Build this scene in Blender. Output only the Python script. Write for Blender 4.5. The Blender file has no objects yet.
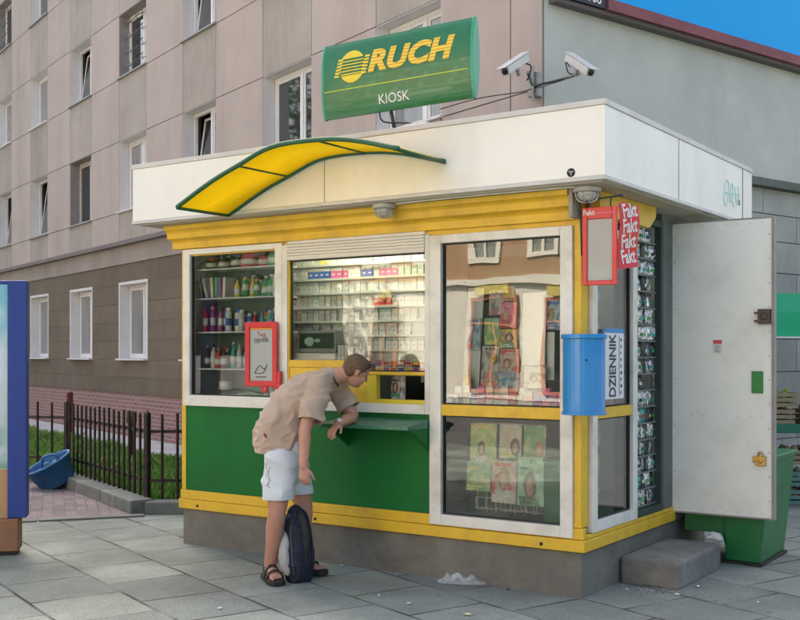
import bpy, bmesh, math, random
from mathutils import Vector, Matrix, noise as mnoise
random.seed(7)
sc = bpy.context.scene
col = sc.collection
R = math.radians
# ---------------------------------------------------------------- survey of the site
FPX, CX, HY, CAMH = 1080.0, 400.0, 353.0, 1.6
TH = R(34.2)
AX = Vector((-math.sin(TH), math.cos(TH), 0)); RX = Vector((math.cos(TH), math.sin(TH), 0))
_z = FPX*CAMH/245.0
CAM = Vector((0, 0, CAMH)) - RX*((582-CX)/FPX*_z) - AX*_z
def ray(px, py): return AX + RX*((px-CX)/FPX) + Vector((0, 0, (HY-py)/FPX))
def D(px, py, d): return CAM + ray(px, py)*d
def PY(px, py, y):
    q = ray(px, py); return CAM + q*((y-CAM.y)/q.y)
def PX(px, py, x):
    q = ray(px, py); return CAM + q*((x-CAM.x)/q.x)
def PZ(px, py, z=0.0):
    q = ray(px, py); return CAM + q*((z-CAM.z)/q.z)

# ---------------------------------------------------------------- materials
MATS = {}
def mat(name, c, rough=0.6, var=0.0, vscale=3.0, bump=0.0, bscale=60.0, metal=0.0, spec=0.5, dirt=None, dirt_amt=0.0,
        dscale=1.2, island=0.0, emit=None, estr=0.0, trans=0.0, coat=0.0, streak=0.0, sheen=0.0):
    if name in MATS: return MATS[name]
    m = bpy.data.materials.new(name); m.use_nodes = True
    nt = m.node_tree; b = nt.nodes['Principled BSDF']; L = nt.links.new; N = nt.nodes.new
    b.inputs['Roughness'].default_value = rough; b.inputs['Metallic'].default_value = metal
    b.inputs['Specular IOR Level'].default_value = spec
    if trans: b.inputs['Transmission Weight'].default_value = trans
    if coat: b.inputs['Coat Weight'].default_value = coat
    if sheen: b.inputs['Sheen Weight'].default_value = sheen
    if emit: b.inputs['Emission Color'].default_value = (*emit, 1); b.inputs['Emission Strength'].default_value = estr
    tc = N('ShaderNodeTexCoord'); out = None
    rgb = N('ShaderNodeRGB'); rgb.outputs[0].default_value = (*c, 1); out = rgb.outputs[0]
    if var:
        n = N('ShaderNodeTexNoise'); n.inputs['Scale'].default_value = vscale; n.inputs['Detail'].default_value = 7; n.inputs['Roughness'].default_value = .62
        L(tc.outputs['Object'], n.inputs['Vector'])
        mr = N('ShaderNodeMapRange'); mr.inputs['From Min'].default_value = .3; mr.inputs['From Max'].default_value = .7
        mr.inputs['To Min'].default_value = 1-var; mr.inputs['To Max'].default_value = 1+var*.8
        L(n.outputs['Fac'], mr.inputs['Value'])
        mx = N('ShaderNodeVectorMath'); mx.operation = 'SCALE'; L(out, mx.inputs[0]); L(mr.outputs[0], mx.inputs['Scale']); out = mx.outputs[0]
    if island:
        gm = N('ShaderNodeNewGeometry'); mr = N('ShaderNodeMapRange'); mr.inputs['To Min'].default_value = 1-island; mr.inputs['To Max'].default_value = 1+island
        L(gm.outputs['Random Per Island'], mr.inputs['Value'])
        mx = N('ShaderNodeVectorMath'); mx.operation = 'SCALE'; L(out, mx.inputs[0]); L(mr.outputs[0], mx.inputs['Scale']); out = mx.outputs[0]
    if dirt:
        n = N('ShaderNodeTexNoise'); n.inputs['Scale'].default_value = dscale; n.inputs['Detail'].default_value = 9; n.inputs['Roughness'].default_value = .7
        L(tc.outputs['Object'], n.inputs['Vector'])
        if streak:
            mp = N('ShaderNodeMapping'); mp.inputs['Scale'].default_value = (1, 1, streak); L(tc.outputs['Object'], mp.inputs['Vector']); L(mp.outputs[0], n.inputs['Vector'])
        mr = N('ShaderNodeMapRange'); mr.inputs['From Min'].default_value = .47; mr.inputs['From Max'].default_value = .72; mr.inputs['To Max'].default_value = dirt_amt
        L(n.outputs['Fac'], mr.inputs['Value'])
        mx = N('ShaderNodeMix'); mx.data_type = 'RGBA'; L(mr.outputs[0], mx.inputs['Factor']); L(out, mx.inputs[6]); mx.inputs[7].default_value = (*dirt, 1); out = mx.outputs[2]
        m2 = N('ShaderNodeMapRange'); m2.inputs['To Min'].default_value = rough; m2.inputs['To Max'].default_value = min(1, rough+.25); L(mr.outputs[0], m2.inputs['Value']); L(m2.outputs[0], b.inputs['Roughness'])
    L(out, b.inputs['Base Color'])
    if bump:
        n = N('ShaderNodeTexNoise'); n.inputs['Scale'].default_value = bscale; n.inputs['Detail'].default_value = 6
        L(tc.outputs['Object'], n.inputs['Vector'])
        bp = N('ShaderNodeBump'); bp.inputs['Strength'].default_value = 1; bp.inputs['Distance'].default_value = bump
        L(n.outputs['Fac'], bp.inputs['Height']); L(bp.outputs[0], b.inputs['Normal'])
    m['base'] = 1
    MATS[name] = m; return m
def lastcol(m):
    b = m.node_tree.nodes['Principled BSDF']; l = b.inputs['Base Color'].links[0]; return b, l.from_socket

def glass_mat(name, tint=(.86, .92, .9), ior=1.52, boost=1.0, rough=0.0):
    m = bpy.data.materials.new(name); m.use_nodes = True; nt = m.node_tree; nt.nodes.clear(); N = nt.nodes.new; L = nt.links.new
    o = N('ShaderNodeOutputMaterial'); t = N('ShaderNodeBsdfTransparent'); t.inputs[0].default_value = (*tint, 1)
    g = N('ShaderNodeBsdfGlossy'); g.inputs['Roughness'].default_value = rough; g.inputs['Color'].default_value = (1, 1, 1, 1)
    f = N('ShaderNodeFresnel'); f.inputs['IOR'].default_value = ior
    mu = N('ShaderNodeMath'); mu.operation = 'MULTIPLY'; mu.inputs[1].default_value = boost; mu.use_clamp = True
    tc = N('ShaderNodeTexCoord'); n = N('ShaderNodeTexNoise'); n.inputs['Scale'].default_value = 2.0; n.inputs['Detail'].default_value = 1.5
    L(tc.outputs['Object'], n.inputs['Vector']); bp = N('ShaderNodeBump'); bp.inputs['Distance'].default_value = .0014; bp.inputs['Strength'].default_value = 1
    L(n.outputs['Fac'], bp.inputs['Height']); L(bp.outputs[0], g.inputs['Normal'])
    mi = N('ShaderNodeMixShader'); L(f.outputs[0], mu.inputs[0]); L(mu.outputs[0], mi.inputs[0]); L(t.outputs[0], mi.inputs[1]); L(g.outputs[0], mi.inputs[2]); L(mi.outputs[0], o.inputs[0])
    return m

# ---------------------------------------------------------------- mesh building
class MB:
    def __init__(s): s.v = []; s.f = []; s.mi = []; s.sm = []
    def add(s, vs, fs, mi=0, smooth=False):
        o = len(s.v); s.v += [Vector(v) for v in vs]
        for f in fs: s.f.append([i+o for i in f]); s.mi.append(mi); s.sm.append(smooth)
        return s
    def box(s, x0, x1, y0, y1, z0, z1, mi=0, M=None):
        vs = [Vector((x, y, z)) for z in (z0, z1) for y in (y0, y1) for x in (x0, x1)]
        if M is not None: vs = [M @ v for v in vs]
        return s.add(vs, [(0, 2, 3, 1), (4, 5, 7, 6), (0, 1, 5, 4), (1, 3, 7, 5), (3, 2, 6, 7), (2, 0, 4, 6)], mi)
    def bar(s, a, b, w, h=None, mi=0, up=(0, 0, 1)):
        a = Vector(a); b = Vector(b); h = h or w; t = (b-a).normalized(); u = Vector(up)
        if abs(t.dot(u)) > .98: u = Vector((1, 0, 0))
        x = t.cross(u).normalized(); y = x.cross(t).normalized()
        vs = [p + x*(sx*w/2) + y*(sy*h/2) for p in (a, b) for sy in (-1, 1) for sx in (-1, 1)]
        return s.add(vs, [(0, 1, 3, 2), (4, 6, 7, 5), (0, 4, 5, 1), (1, 5, 7, 3), (3, 7, 6, 2), (2, 6, 4, 0)], mi)
    def loft(s, pts, rad, n=12, ref=(0, 1, 0), caps=True, sub=0, mi=0, round_=True):
        P = [Vector(p) for p in pts]; Q = [(r, r) if not isinstance(r, (tuple, list)) else r for r in rad]
        if sub:
            P2 = []; Q2 = []
            for i in range(len(P)-1):
                p0 = P[max(i-1, 0)]; p1 = P[i]; p2 = P[i+1]; p3 = P[min(i+2, len(P)-1)]
                for k in range(sub):
                    t = k/sub; t2 = t*t; t3 = t2*t
                    P2.append(.5*((2*p1)+(p2-p0)*t+(2*p0-5*p1+4*p2-p3)*t2+(3*p1-p0-3*p2+p3)*t3))
                    sm = t
                    Q2.append((Q[i][0]*(1-sm)+Q[i+1][0]*sm, Q[i][1]*(1-sm)+Q[i+1][1]*sm))
            P2.append(P[-1]); Q2.append(Q[-1]); P, Q = P2, Q2
        if caps and round_:
            t0 = (P[0]-P[1]).normalized(); t1 = (P[-1]-P[-2]).normalized(); r0 = min(Q[0]); r1 = min(Q[-1])
            pre = [(P[0]+t0*(r0*math.sin(a)), (Q[0][0]*math.cos(a), Q[0][1]*math.cos(a))) for a in (1.35, 1.0, .5)]
            post = [(P[-1]+t1*(r1*math.sin(a)), (Q[-1][0]*math.cos(a), Q[-1][1]*math.cos(a))) for a in (.5, 1.0, 1.35)]
            P = [p for p, _ in pre]+P+[p for p, _ in post]; Q = [q for _, q in pre]+Q+[q for _, q in post]
        vs = []; u = Vector(ref)
        for i, p in enumerate(P):
            t = (P[min(i+1, len(P)-1)]-P[max(i-1, 0)]).normalized()
            x = (u-t*u.dot(t)); x = x.normalized() if x.length > 1e-5 else t.orthogonal().normalized(); y = t.cross(x)
            for k in range(n):
                a = 2*math.pi*k/n; vs.append(p + x*(Q[i][0]*math.cos(a)) + y*(Q[i][1]*math.sin(a)))
        fs = []
        for i in range(len(P)-1):
            for k in range(n): fs.append((i*n+k, i*n+(k+1) % n, (i+1)*n+(k+1) % n, (i+1)*n+k))
        if caps: fs.append(tuple(range(n-1, -1, -1))); fs.append(tuple(range((len(P)-1)*n, len(P)*n)))
        return s.add(vs, fs, mi, True)
    def tube(s, pts, r, n=8, mi=0, sub=0): return s.loft(pts, [r]*len(pts), n=n, sub=sub, mi=mi, round_=False, ref=(.13, .21, .97))
    def ell(s, c, rx, ry, rz, M=None, nu=20, nv=12, mi=0):
        c = Vector(c); vs = []; fs = []
        for j in range(nv+1):
            th = math.pi*j/nv
            for i in range(nu):
                ph = 2*math.pi*i/nu; v = Vector((rx*math.sin(th)*math.cos(ph), ry*math.sin(th)*math.sin(ph), rz*math.cos(th)))
                vs.append(c + (M @ v if M is not None else v))
        for j in range(nv):
            for i in range(nu): fs.append((j*nu+i, (j+1)*nu+i, (j+1)*nu+(i+1) % nu, j*nu+(i+1) % nu))
        return s.add(vs, fs, mi, True)
    def lathe(s, c, prof, n=16, mi=0, smooth=True, M=None):
        c = Vector(c); vs = []; fs = []
        for r, z in prof:
            for k in range(n):
                a = 2*math.pi*k/n; v = Vector((r*math.cos(a), r*math.sin(a), z)); vs.append(c + (M @ v if M is not None else v))
        for i in range(len(prof)-1):
            for k in range(n): fs.append((i*n+k, i*n+(k+1) % n, (i+1)*n+(k+1) % n, (i+1)*n+k))
        fs.append(tuple(range(n-1, -1, -1))); fs.append(tuple(range((len(prof)-1)*n, len(prof)*n)))
        return s.add(vs, fs, mi, smooth)
    def prism(s, poly, a, b, mi=0, smooth=False):   # poly: list of 3D points at one end, extruded by b-a vector
        n = len(poly); e = Vector(b)-Vector(a); vs = [Vector(p) for p in poly]+[Vector(p)+e for p in poly]
        fs = [tuple(range(n-1, -1, -1)), tuple(range(n, 2*n))]+[(i, (i+1) % n, n+(i+1) % n, n+i) for i in range(n)]
        return s.add(vs, fs, mi, smooth)
    def mesh(s, name, mats):
        me = bpy.data.meshes.new(name); me.from_pydata([tuple(v) for v in s.v], [], s.f)
        for m in (mats if isinstance(mats, (list, tuple)) else [mats]): me.materials.append(m)
        for i, p in enumerate(me.polygons): p.material_index = s.mi[i]; p.use_smooth = s.sm[i]
        bm = bmesh.new(); bm.from_mesh(me); bmesh.ops.recalc_face_normals(bm, faces=bm.faces); bm.to_mesh(me); bm.free()
        me.update(); return me
def tag(o, label=None, cat=None, group=None, kind=None):
    if label: o['label'] = label
    if cat: o['category'] = cat
    if group: o['group'] = group
    if kind: o['kind'] = kind
    return o
def empty(name, loc=(0, 0, 0), label=None, cat=None, group=None, rz=0):
    o = bpy.data.objects.new(name, None); col.objects.link(o); o.location = loc; o.rotation_euler.z = rz; o.empty_display_size = .1
    return tag(o, label, cat, group)
def attach(o, parent):
    col.objects.link(o)
    if parent is not None:
        o.parent = parent
        if parent.type == 'EMPTY': o.location = -Vector(parent.location) if parent.rotation_euler.z == 0 and not parent.get('local') else (0, 0, 0)
    return o
def obj(name, mb, mats, parent=None, label=None, cat=None, group=None, kind=None, bevel=0, seg=2, smooth_angle=None):
    me = mb.mesh(name, mats) if isinstance(mb, MB) else mb
    o = attach(bpy.data.objects.new(name, me), parent); tag(o, label, cat, group, kind)
    if bevel:
        md = o.modifiers.new('bevel', 'BEVEL'); md.width = bevel; md.segments = seg; md.limit_method = 'ANGLE'; md.harden_normals = False
    return o
def top(o):
    """re-origin a top-level mesh so its origin is at its base"""
    me = o.data; xs = [v.co for v in me.vertices]
    c = Vector(((min(v.x for v in xs)+max(v.x for v in xs))/2, (min(v.y for v in xs)+max(v.y for v in xs))/2, min(v.z for v in xs)))
    me.transform(Matrix.Translation(-c)); o.location = c; return o
def copy_tree(o, parent=None):
    c = o.copy(); col.objects.link(c)
    if parent is not None: c.parent = parent
    for ch in list(o.children): copy_tree(ch, c)
    return c
def remesh(mb, name, mats, parent, voxel=.006, smooth=6, wrinkle=None, **k):
    me = mb.mesh(name+'_src', mats); o = bpy.data.objects.new('tmp', me); col.objects.link(o)
    md = o.modifiers.new('r', 'REMESH'); md.mode = 'VOXEL'; md.voxel_size = voxel; md.use_smooth_shade = True
    s = o.modifiers.new('s', 'SMOOTH'); s.factor = .5; s.iterations = smooth
    dg = bpy.context.evaluated_depsgraph_get(); dg.update(); ev = o.evaluated_get(dg); nm = bpy.data.meshes.new_from_object(ev)
    bpy.data.objects.remove(o); nm.name = name
    if wrinkle:
        bm = bmesh.new(); bm.from_mesh(nm); bm.normal_update()
        for v in bm.verts: v.co += v.normal*wrinkle(v.co)
        bm.to_mesh(nm); bm.free()
    if not nm.materials:
        for m in (mats if isinstance(mats, (list, tuple)) else [mats]): nm.materials.append(m)
    for p in nm.polygons: p.use_smooth = True
    return obj(name, nm, None, parent, **k)
def text_mesh(txt, size, shear=0.0, bold=0.0, depth=0.0, cuts=None, align='CENTER', spacing=1.0, xscale=1.0):
    cu = bpy.data.curves.new('t', 'FONT'); cu.body = txt; cu.size = size; cu.shear = shear; cu.offset = bold; cu.extrude = depth
    cu.align_x = align; cu.align_y = 'CENTER'; cu.resolution_u = 4; cu.space_character = spacing
    o = bpy.data.objects.new('t', cu); col.objects.link(o)
    dg = bpy.context.evaluated_depsgraph_get(); dg.update(); me = bpy.data.meshes.new_from_object(o.evaluated_get(dg))
    bpy.data.objects.remove(o); bpy.data.curves.remove(cu)
    bm = bmesh.new(); bm.from_mesh(me); bmesh.ops.remove_doubles(bm, verts=bm.verts, dist=1e-5)
    if cuts:
        for y in cuts:
            bmesh.ops.bisect_plane(bm, geom=bm.verts[:]+bm.edges[:]+bm.faces[:], plane_co=(0, y, 0), plane_no=(0, 1, 0))
    for v in bm.verts: v.co.x *= xscale
    bm.to_mesh(me); bm.free(); return me
def place_text(me, M): me.transform(M); return me
def frame_M(origin, xdir, ydir):
    x = Vector(xdir).normalized(); y = Vector(ydir).normalized(); z = x.cross(y)
    M = Matrix.Identity(4)
    for i in range(3): M[i][0] = x[i]; M[i][1] = y[i]; M[i][2] = z[i]; M[i][3] = origin[i]
    return M
# ---------------------------------------------------------------- world, sun, camera
SUN_EL, SUN_H = R(47), Vector((-.55, .835, 0)).normalized()
w = bpy.data.worlds.new('World'); sc.world = w; w.use_nodes = True; nt = w.node_tree
bg = nt.nodes['Background']; sky = nt.nodes.new('ShaderNodeTexSky'); sky.sky_type = 'NISHITA'; sky.sun_disc = False
sky.sun_elevation = SUN_EL; sky.sun_rotation = math.atan2(SUN_H.x, SUN_H.y); sky.air_density = 1.0; sky.dust_density = 9.0; sky.ozone_density = .0
nt.links.new(sky.outputs[0], bg.inputs[0]); bg.inputs[1].default_value = .13
sd = bpy.data.lights.new('sun', 'SUN'); sd.energy = 5.0; sd.angle = R(.5); sd.color = (1, .93, .82)
so = bpy.data.objects.new('sun', sd); col.objects.link(so)
sv = Vector((SUN_H.x*math.cos(SUN_EL), SUN_H.y*math.cos(SUN_EL), math.sin(SUN_EL))); so.rotation_euler = sv.to_track_quat('Z', 'Y').to_euler(); so.location = sv*40
cd = bpy.data.cameras.new('camera'); cam = bpy.data.objects.new('camera', cd); col.objects.link(cam); cam.location = CAM
cam.rotation_euler = (R(90), 0, TH); cd.sensor_width = 36; cd.lens = FPX/800*36; cd.shift_y = 43/800; cd.clip_end = 3000; cd.clip_start = .05
sc.camera = cam
sc.view_settings.view_transform = 'Standard'; sc.view_settings.look = 'None'; sc.view_settings.gamma = 1; sc.view_settings.exposure = 1.95
sc.cycles.max_bounces = 8; sc.cycles.diffuse_bounces = 4; sc.cycles.glossy_bounces = 4; sc.cycles.transparent_max_bounces = 12
sc.cycles.sample_clamp_indirect = 6; sc.cycles.caustics_reflective = False; sc.cycles.caustics_refractive = False
sc.cycles.use_denoising = True
# ================================================================ GROUND
FA = math.atan2(-.358, .934)               # the facade runs along local x of this angle
def paving_mat(name, c1, c2, mortar, bw, bh, rot, wob=.03, var=.25, bump=.006, msize=.012, rough=.8, squash=1.0, mcol_amt=1):
    m = mat(name, c1, rough, var=var, vscale=1.1, dirt=(c1[0]*.55, c1[1]*.55, c1[2]*.55), dirt_amt=.55, dscale=.9)
    nt = m.node_tree; N = nt.nodes.new; L = nt.links.new; b, outc = lastcol(m)
    tc = N('ShaderNodeTexCoord'); mp = N('ShaderNodeMapping'); mp.inputs['Rotation'].default_value = (0, 0, rot); L(tc.outputs['Object'], mp.inputs['Vector'])
    nz = N('ShaderNodeTexNoise'); nz.inputs['Scale'].default_value = 2.2; nz.inputs['Detail'].default_value = 4; L(tc.outputs['Object'], nz.inputs['Vector'])
    sb = N('ShaderNodeVectorMath'); sb.operation = 'SUBTRACT'; L(nz.outputs['Color'], sb.inputs[0]); sb.inputs[1].default_value = (.5, .5, .5)
    ss = N('ShaderNodeVectorMath'); ss.operation = 'SCALE'; L(sb.outputs[0], ss.inputs[0]); ss.inputs['Scale'].default_value = wob
    ad = N('ShaderNodeVectorMath'); ad.operation = 'ADD'; L(mp.outputs[0], ad.inputs[0]); L(ss.outputs[0], ad.inputs[1])
    br = N('ShaderNodeTexBrick'); L(ad.outputs[0], br.inputs['Vector']); br.inputs['Scale'].default_value = 1; br.inputs['Brick Width'].default_value = bw
    br.inputs['Row Height'].default_value = bh; br.inputs['Mortar Size'].default_value = msize; br.inputs['Mortar Smooth'].default_value = .35; br.offset = .43
    br.inputs['Color1'].default_value = (.74, .75, .76, 1); br.inputs['Color2'].default_value = (1.14, 1.13, 1.10, 1); br.inputs['Mortar'].default_value = (.9, .9, .9, 1)
    mu = N('ShaderNodeVectorMath'); mu.operation = 'MULTIPLY'; L(outc, mu.inputs[0]); L(br.outputs['Color'], mu.inputs[1])
    # joints open and close along their length
    nj = N('ShaderNodeTexNoise'); nj.inputs['Scale'].default_value = 1.7; nj.inputs['Detail'].default_value = 5; L(tc.outputs['Object'], nj.inputs['Vector'])
    rj = N('ShaderNodeMapRange'); rj.inputs['From Min'].default_value = .38; rj.inputs['From Max'].default_value = .58; rj.inputs['To Min'].default_value = .12; L(nj.outputs['Fac'], rj.inputs['Value'])
    mf = N('ShaderNodeMath'); mf.operation = 'MULTIPLY'; L(br.outputs['Fac'], mf.inputs[0]); L(rj.outputs[0], mf.inputs[1])
    mx = N('ShaderNodeMix'); mx.data_type = 'RGBA'; L(mf.outputs[0], mx.inputs['Factor']); L(mu.outputs[0], mx.inputs[6]); mx.inputs[7].default_value = (*mortar, 1)
    # fine speckle of grit
    ns = N('ShaderNodeTexNoise'); ns.inputs['Scale'].default_value = 90; ns.inputs['Detail'].default_value = 3; L(tc.outputs['Object'], ns.inputs['Vector'])
    rs = N('ShaderNodeMapRange'); rs.inputs['From Min'].default_value = .3; rs.inputs['From Max'].default_value = .7; rs.inputs['To Min'].default_value = .72; rs.inputs['To Max'].default_value = 1.22; L(ns.outputs['Fac'], rs.inputs['Value'])
    m3 = N('ShaderNodeVectorMath'); m3.operation = 'SCALE'; L(mx.outputs[2], m3.inputs[0]); L(rs.outputs[0], m3.inputs['Scale'])
    # old gum and drip spots, and broad damp stains
    vo = N('ShaderNodeTexVoronoi'); vo.inputs['Scale'].default_value = 2.6; L(tc.outputs['Object'], vo.inputs['Vector']); nv = N('ShaderNodeTexNoise'); nv.inputs['Scale'].default_value = 30; L(tc.outputs['Object'], nv.inputs['Vector'])
    dv = N('ShaderNodeMath'); dv.operation = 'MULTIPLY_ADD'; L(nv.outputs['Fac'], dv.inputs[0]); dv.inputs[1].default_value = .05; L(vo.outputs['Distance'], dv.inputs[2])
    rv_ = N('ShaderNodeMapRange'); rv_.inputs['From Min'].default_value = .055; rv_.inputs['From Max'].default_value = .09; rv_.inputs['To Min'].default_value = .55; L(dv.outputs[0], rv_.inputs['Value'])
    ws = N('ShaderNodeTexNoise'); ws.inputs['Scale'].default_value = .55; ws.inputs['Detail'].default_value = 8; ws.inputs['Distortion'].default_value = 1.2; L(tc.outputs['Object'], ws.inputs['Vector'])
    wr_ = N('ShaderNodeMapRange'); wr_.inputs['From Min'].default_value = .35; wr_.inputs['From Max'].default_value = .65; wr_.inputs['To Min'].default_value = .72; wr_.inputs['To Max'].default_value = 1.15; L(ws.outputs['Fac'], wr_.inputs['Value'])
    mm = N('ShaderNodeMath'); mm.operation = 'MULTIPLY'; L(rv_.outputs[0], mm.inputs[0]); L(wr_.outputs[0], mm.inputs[1])
    m4 = N('ShaderNodeVectorMath'); m4.operation = 'SCALE'; L(m3.outputs[0], m4.inputs[0]); L(mm.outputs[0], m4.inputs['Scale']); L(m4.outputs[0], b.inputs['Base Color'])
    iv = N('ShaderNodeMath'); iv.operation = 'MULTIPLY_ADD'; L(mf.outputs[0], iv.inputs[0]); iv.inputs[1].default_value = -1
    n2 = N('ShaderNodeTexNoise'); n2.inputs['Scale'].default_value = 7; n2.inputs['Detail'].default_value = 9; L(tc.outputs['Object'], n2.inputs['Vector'])
    L(n2.outputs['Fac'], iv.inputs[2])
    bp = N('ShaderNodeBump'); bp.inputs['Distance'].default_value = bump; L(iv.outputs[0], bp.inputs['Height']); L(bp.outputs[0], b.inputs['Normal'])
    return m
M_pave = paving_mat('pavement_slabs', (.265, .295, .26), None, (.035, .04, .032), .64, .60, -FA, wob=.035, bump=.009)
M_red = paving_mat('red_pavers', (.235, .185, .19), None, (.14, .12, .12), .21, .11, -FA+.3, wob=.006, msize=.008, bump=.003)
M_conc = mat('kerb_concrete', (.19, .20, .18), .85, var=.3, vscale=6, bump=.004, bscale=40, dirt=(.07, .09, .06), dirt_amt=.7, dscale=3)
M_asph = mat('asphalt', (.09, .09, .09), .9, var=.2, vscale=2, bump=.004, bscale=120)
def sheet(name, pts, z, m, grid=0, **k):
    mb = MB(); mb.add([(p[0], p[1], z) for p in pts], [tuple(range(len(pts)))]); return obj(name, mb, m, kind='structure', **k)
sheet('ground', [(-400, -400), (400, -400), (400, 400), (-400, 400)], -.02, M_asph)
sheet('pavement', [(-24, -9.5), (24, -9.5), (24, 30), (-24, 30)], -.004, M_pave)
mb = MB(); mb.box(-24, 24, -9.65, -9.5, -.02, .004); obj('road_kerb', mb, M_conc, kind='structure')
sheet('far_pavement', [(-60, -26), (60, -26), (60, -21), (-60, -21)], -.006, M_pave)
# reddish paved area on the left, bounded by a worn kerb line
k0 = Vector((-5.10, .90, 0)); kd = (Vector((-5.85, -.10, 0))-k0).normalized(); k1 = k0+kd*9
f67 = Vector((-7.97, 2.26, 0)); f147 = Vector((-5.33, 1.15, 0)); fA = D(-60, 440, 13.7); fA.z = 0
fC = Vector((-3.78, 2.19, 0))
ko = .10
sheet('red_pavement', [k0, (-5.25, 1.1), (-8.0, 2.2), (fA.x, fA.y), (-20, 4), (-20, -9.4), (k1.x, k1.y)], .002, M_red)
mb = MB(); t = Vector((-kd.y, kd.x, 0))
for i in range(9):
    a = k0+kd*(i*1.0+.01); b_ = k0+kd*((i+1)*1.0-.01); j = random.uniform(-.008, .008)
    pts = [a+t*.0, b_+t*.0, b_+t*.11, a+t*.11]; mb.prism([Vector((p.x, p.y, -.01)) for p in pts], (0, 0, 0), (0, 0, .028+j))
obj('pavement_edge', mb, M_conc, kind='structure', bevel=.006)
# kerb wall beneath the fence
mb = MB()
def kerb(a, b_, w0, w1, h, n):
    d = (b_-a); L_ = d.length; d.normalize(); s = Vector((d.y, -d.x, 0))
    for i in range(n):
        p = a+d*(L_*i/n+.006); q = a+d*(L_*(i+1)/n-.006); hh = h+random.uniform(-.006, .006)
        mb.prism([p+s*w0, q+s*w0, q+s*w1, p+s*w1], (0, 0, 0), (0, 0, hh))
kerb(Vector((-8.0, 2.29, -.01)), Vector((-5.17, 1.04, -.01)), -.04, .2, .15, 3)
kerb(Vector((-5.22, 1.05, -.01)), Vector((-3.72, 2.06, -.01)), -.08, .14, .13, 2)
kerb(Vector((fA.x, fA.y, -.01)), Vector((-8.03, 2.25, -.01)), -.04, .14, .1, 6)
obj('fence_kerb', mb, M_conc, kind='structure', bevel=.015)
# path along the building and lawn between
def FL(x, y, z=0): # facade-local to world
    return Vector((-14.255+.934*x+.358*y, 8.231-.358*x+.934*y, z))
M_path = mat('pale_path', (.45, .45, .44), .85, var=.18, vscale=2, bump=.003, bscale=30)
sheet('building_path', [FL(-20, -1.3), FL(11.2, -1.3), FL(11.2, 0), FL(-20, 0)], .006, M_path)
M_soil = mat('soil', (.09, .1, .04), .95, var=.35, vscale=5, bump=.02, bscale=12)
lawn = [FL(-20, -1.33), FL(10.6, -1.33), fC, f147, f67, fA, Vector((-20, 4, 0))]
sheet('lawn_soil', [(p.x, p.y) for p in lawn], .03, M_soil)
# grass blades as one mass
def inpoly(x, y, P):
    c = False; j = len(P)-1
    for i in range(len(P)):
        if (P[i].y > y) != (P[j].y > y) and x < (P[j].x-P[i].x)*(y-P[i].y)/(P[j].y-P[i].y)+P[i].x: c = not c
        j = i
    return c
mb = MB(); n = 0
lawn2 = [FL(-6, -1.38), FL(10.6, -1.38), fC+Vector((-.1, .25, 0)), f147+Vector((-.05, .16, 0)), f67+Vector((.05, .12, 0)), D(-10, 440, 13.75)]
xs = [p.x for p in lawn2]; ys = [p.y for p in lawn2]
while n < 42000:
    x = random.uniform(min(xs), max(xs)); y = random.uniform(min(ys), max(ys))
    if not inpoly(x, y, lawn2): continue
    if random.random() > .35+.9*abs(mnoise.noise(Vector((x*1.1, y*1.1, 0)))): continue
    n += 1; h = random.uniform(.05, .15)*(1+.9*max(0, mnoise.noise(Vector((x*.8, y*.8, 3))))); a = random.uniform(0, 6.28); w_ = random.uniform(.004, .009)
    dx, dy = math.cos(a)*w_, math.sin(a)*w_; lx, ly = random.gauss(0, h*.35), random.gauss(0, h*.35)
    mb.add([(x-dx, y-dy, .02), (x+dx, y+dy, .02), (x+dx*.6+lx*.4, y+dy*.6+ly*.4, .02+h*.6), (x+lx, y+ly, .02+h)], [(0, 1, 2), (0, 2, 3)], random.choice((0, 0, 0, 1)))
g1 = mat('grass_blades', (.13, .29, .045), .6, island=.5); g2 = mat('grass_blades_dry', (.26, .33, .08), .7, island=.5)
obj('grass', mb, [g1, g2], kind='stuff', label='green grass behind the black iron fence', cat='grass')
# ================================================================ IRON FENCE
M_iron = mat('black_iron', (.018, .016, .017), .5, var=.3, vscale=20, metal=.3, dirt=(.12, .05, .03), dirt_amt=.7, dscale=14)
fen = empty('iron_fence', (-5.33, 1.15, 0), 'black iron picket fence on a low kerb around the lawn', 'fence')
def picket(p, h, w_):
    m_ = MB(); m_.box(p.x-w_/2, p.x+w_/2, p.y-w_/2, p.y+w_/2, .1, h); return m_
def post(p, h=.985, w_=.05):
    m_ = MB(); m_.box(p.x-w_/2, p.x+w_/2, p.y-w_/2, p.y+w_/2, .02, h); m_.add([(p.x-w_/2, p.y-w_/2, h), (p.x+w_/2, p.y-w_/2, h), (p.x+w_/2, p.y+w_/2, h), (p.x-w_/2, p.y+w_/2, h), (p.x, p.y, h+.03)], [(0, 1, 4), (1, 2, 4), (2, 3, 4), (3, 0, 4)])
    obj('post', m_, M_iron, fen)
for p in (f67, f147, fC, fA): post(p)
for a, b_, n_ in ((f67, f147, 17), (f147, fC, 12), (fA, f67, 9)):
    for z_ in (.30, .80):
        m_ = MB(); m_.bar(Vector((a.x, a.y, z_)), Vector((b_.x, b_.y, z_)), .012, .032); obj('rail', m_, M_iron, fen)
    for i in range(1, n_):
        p = a.lerp(b_, i/n_); nrm = Vector(((b_-a).y, -(b_-a).x, 0)).normalized()*.016
        obj('picket', picket(p+nrm, .985+random.uniform(-.012, .012), .02), M_iron, fen)
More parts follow.
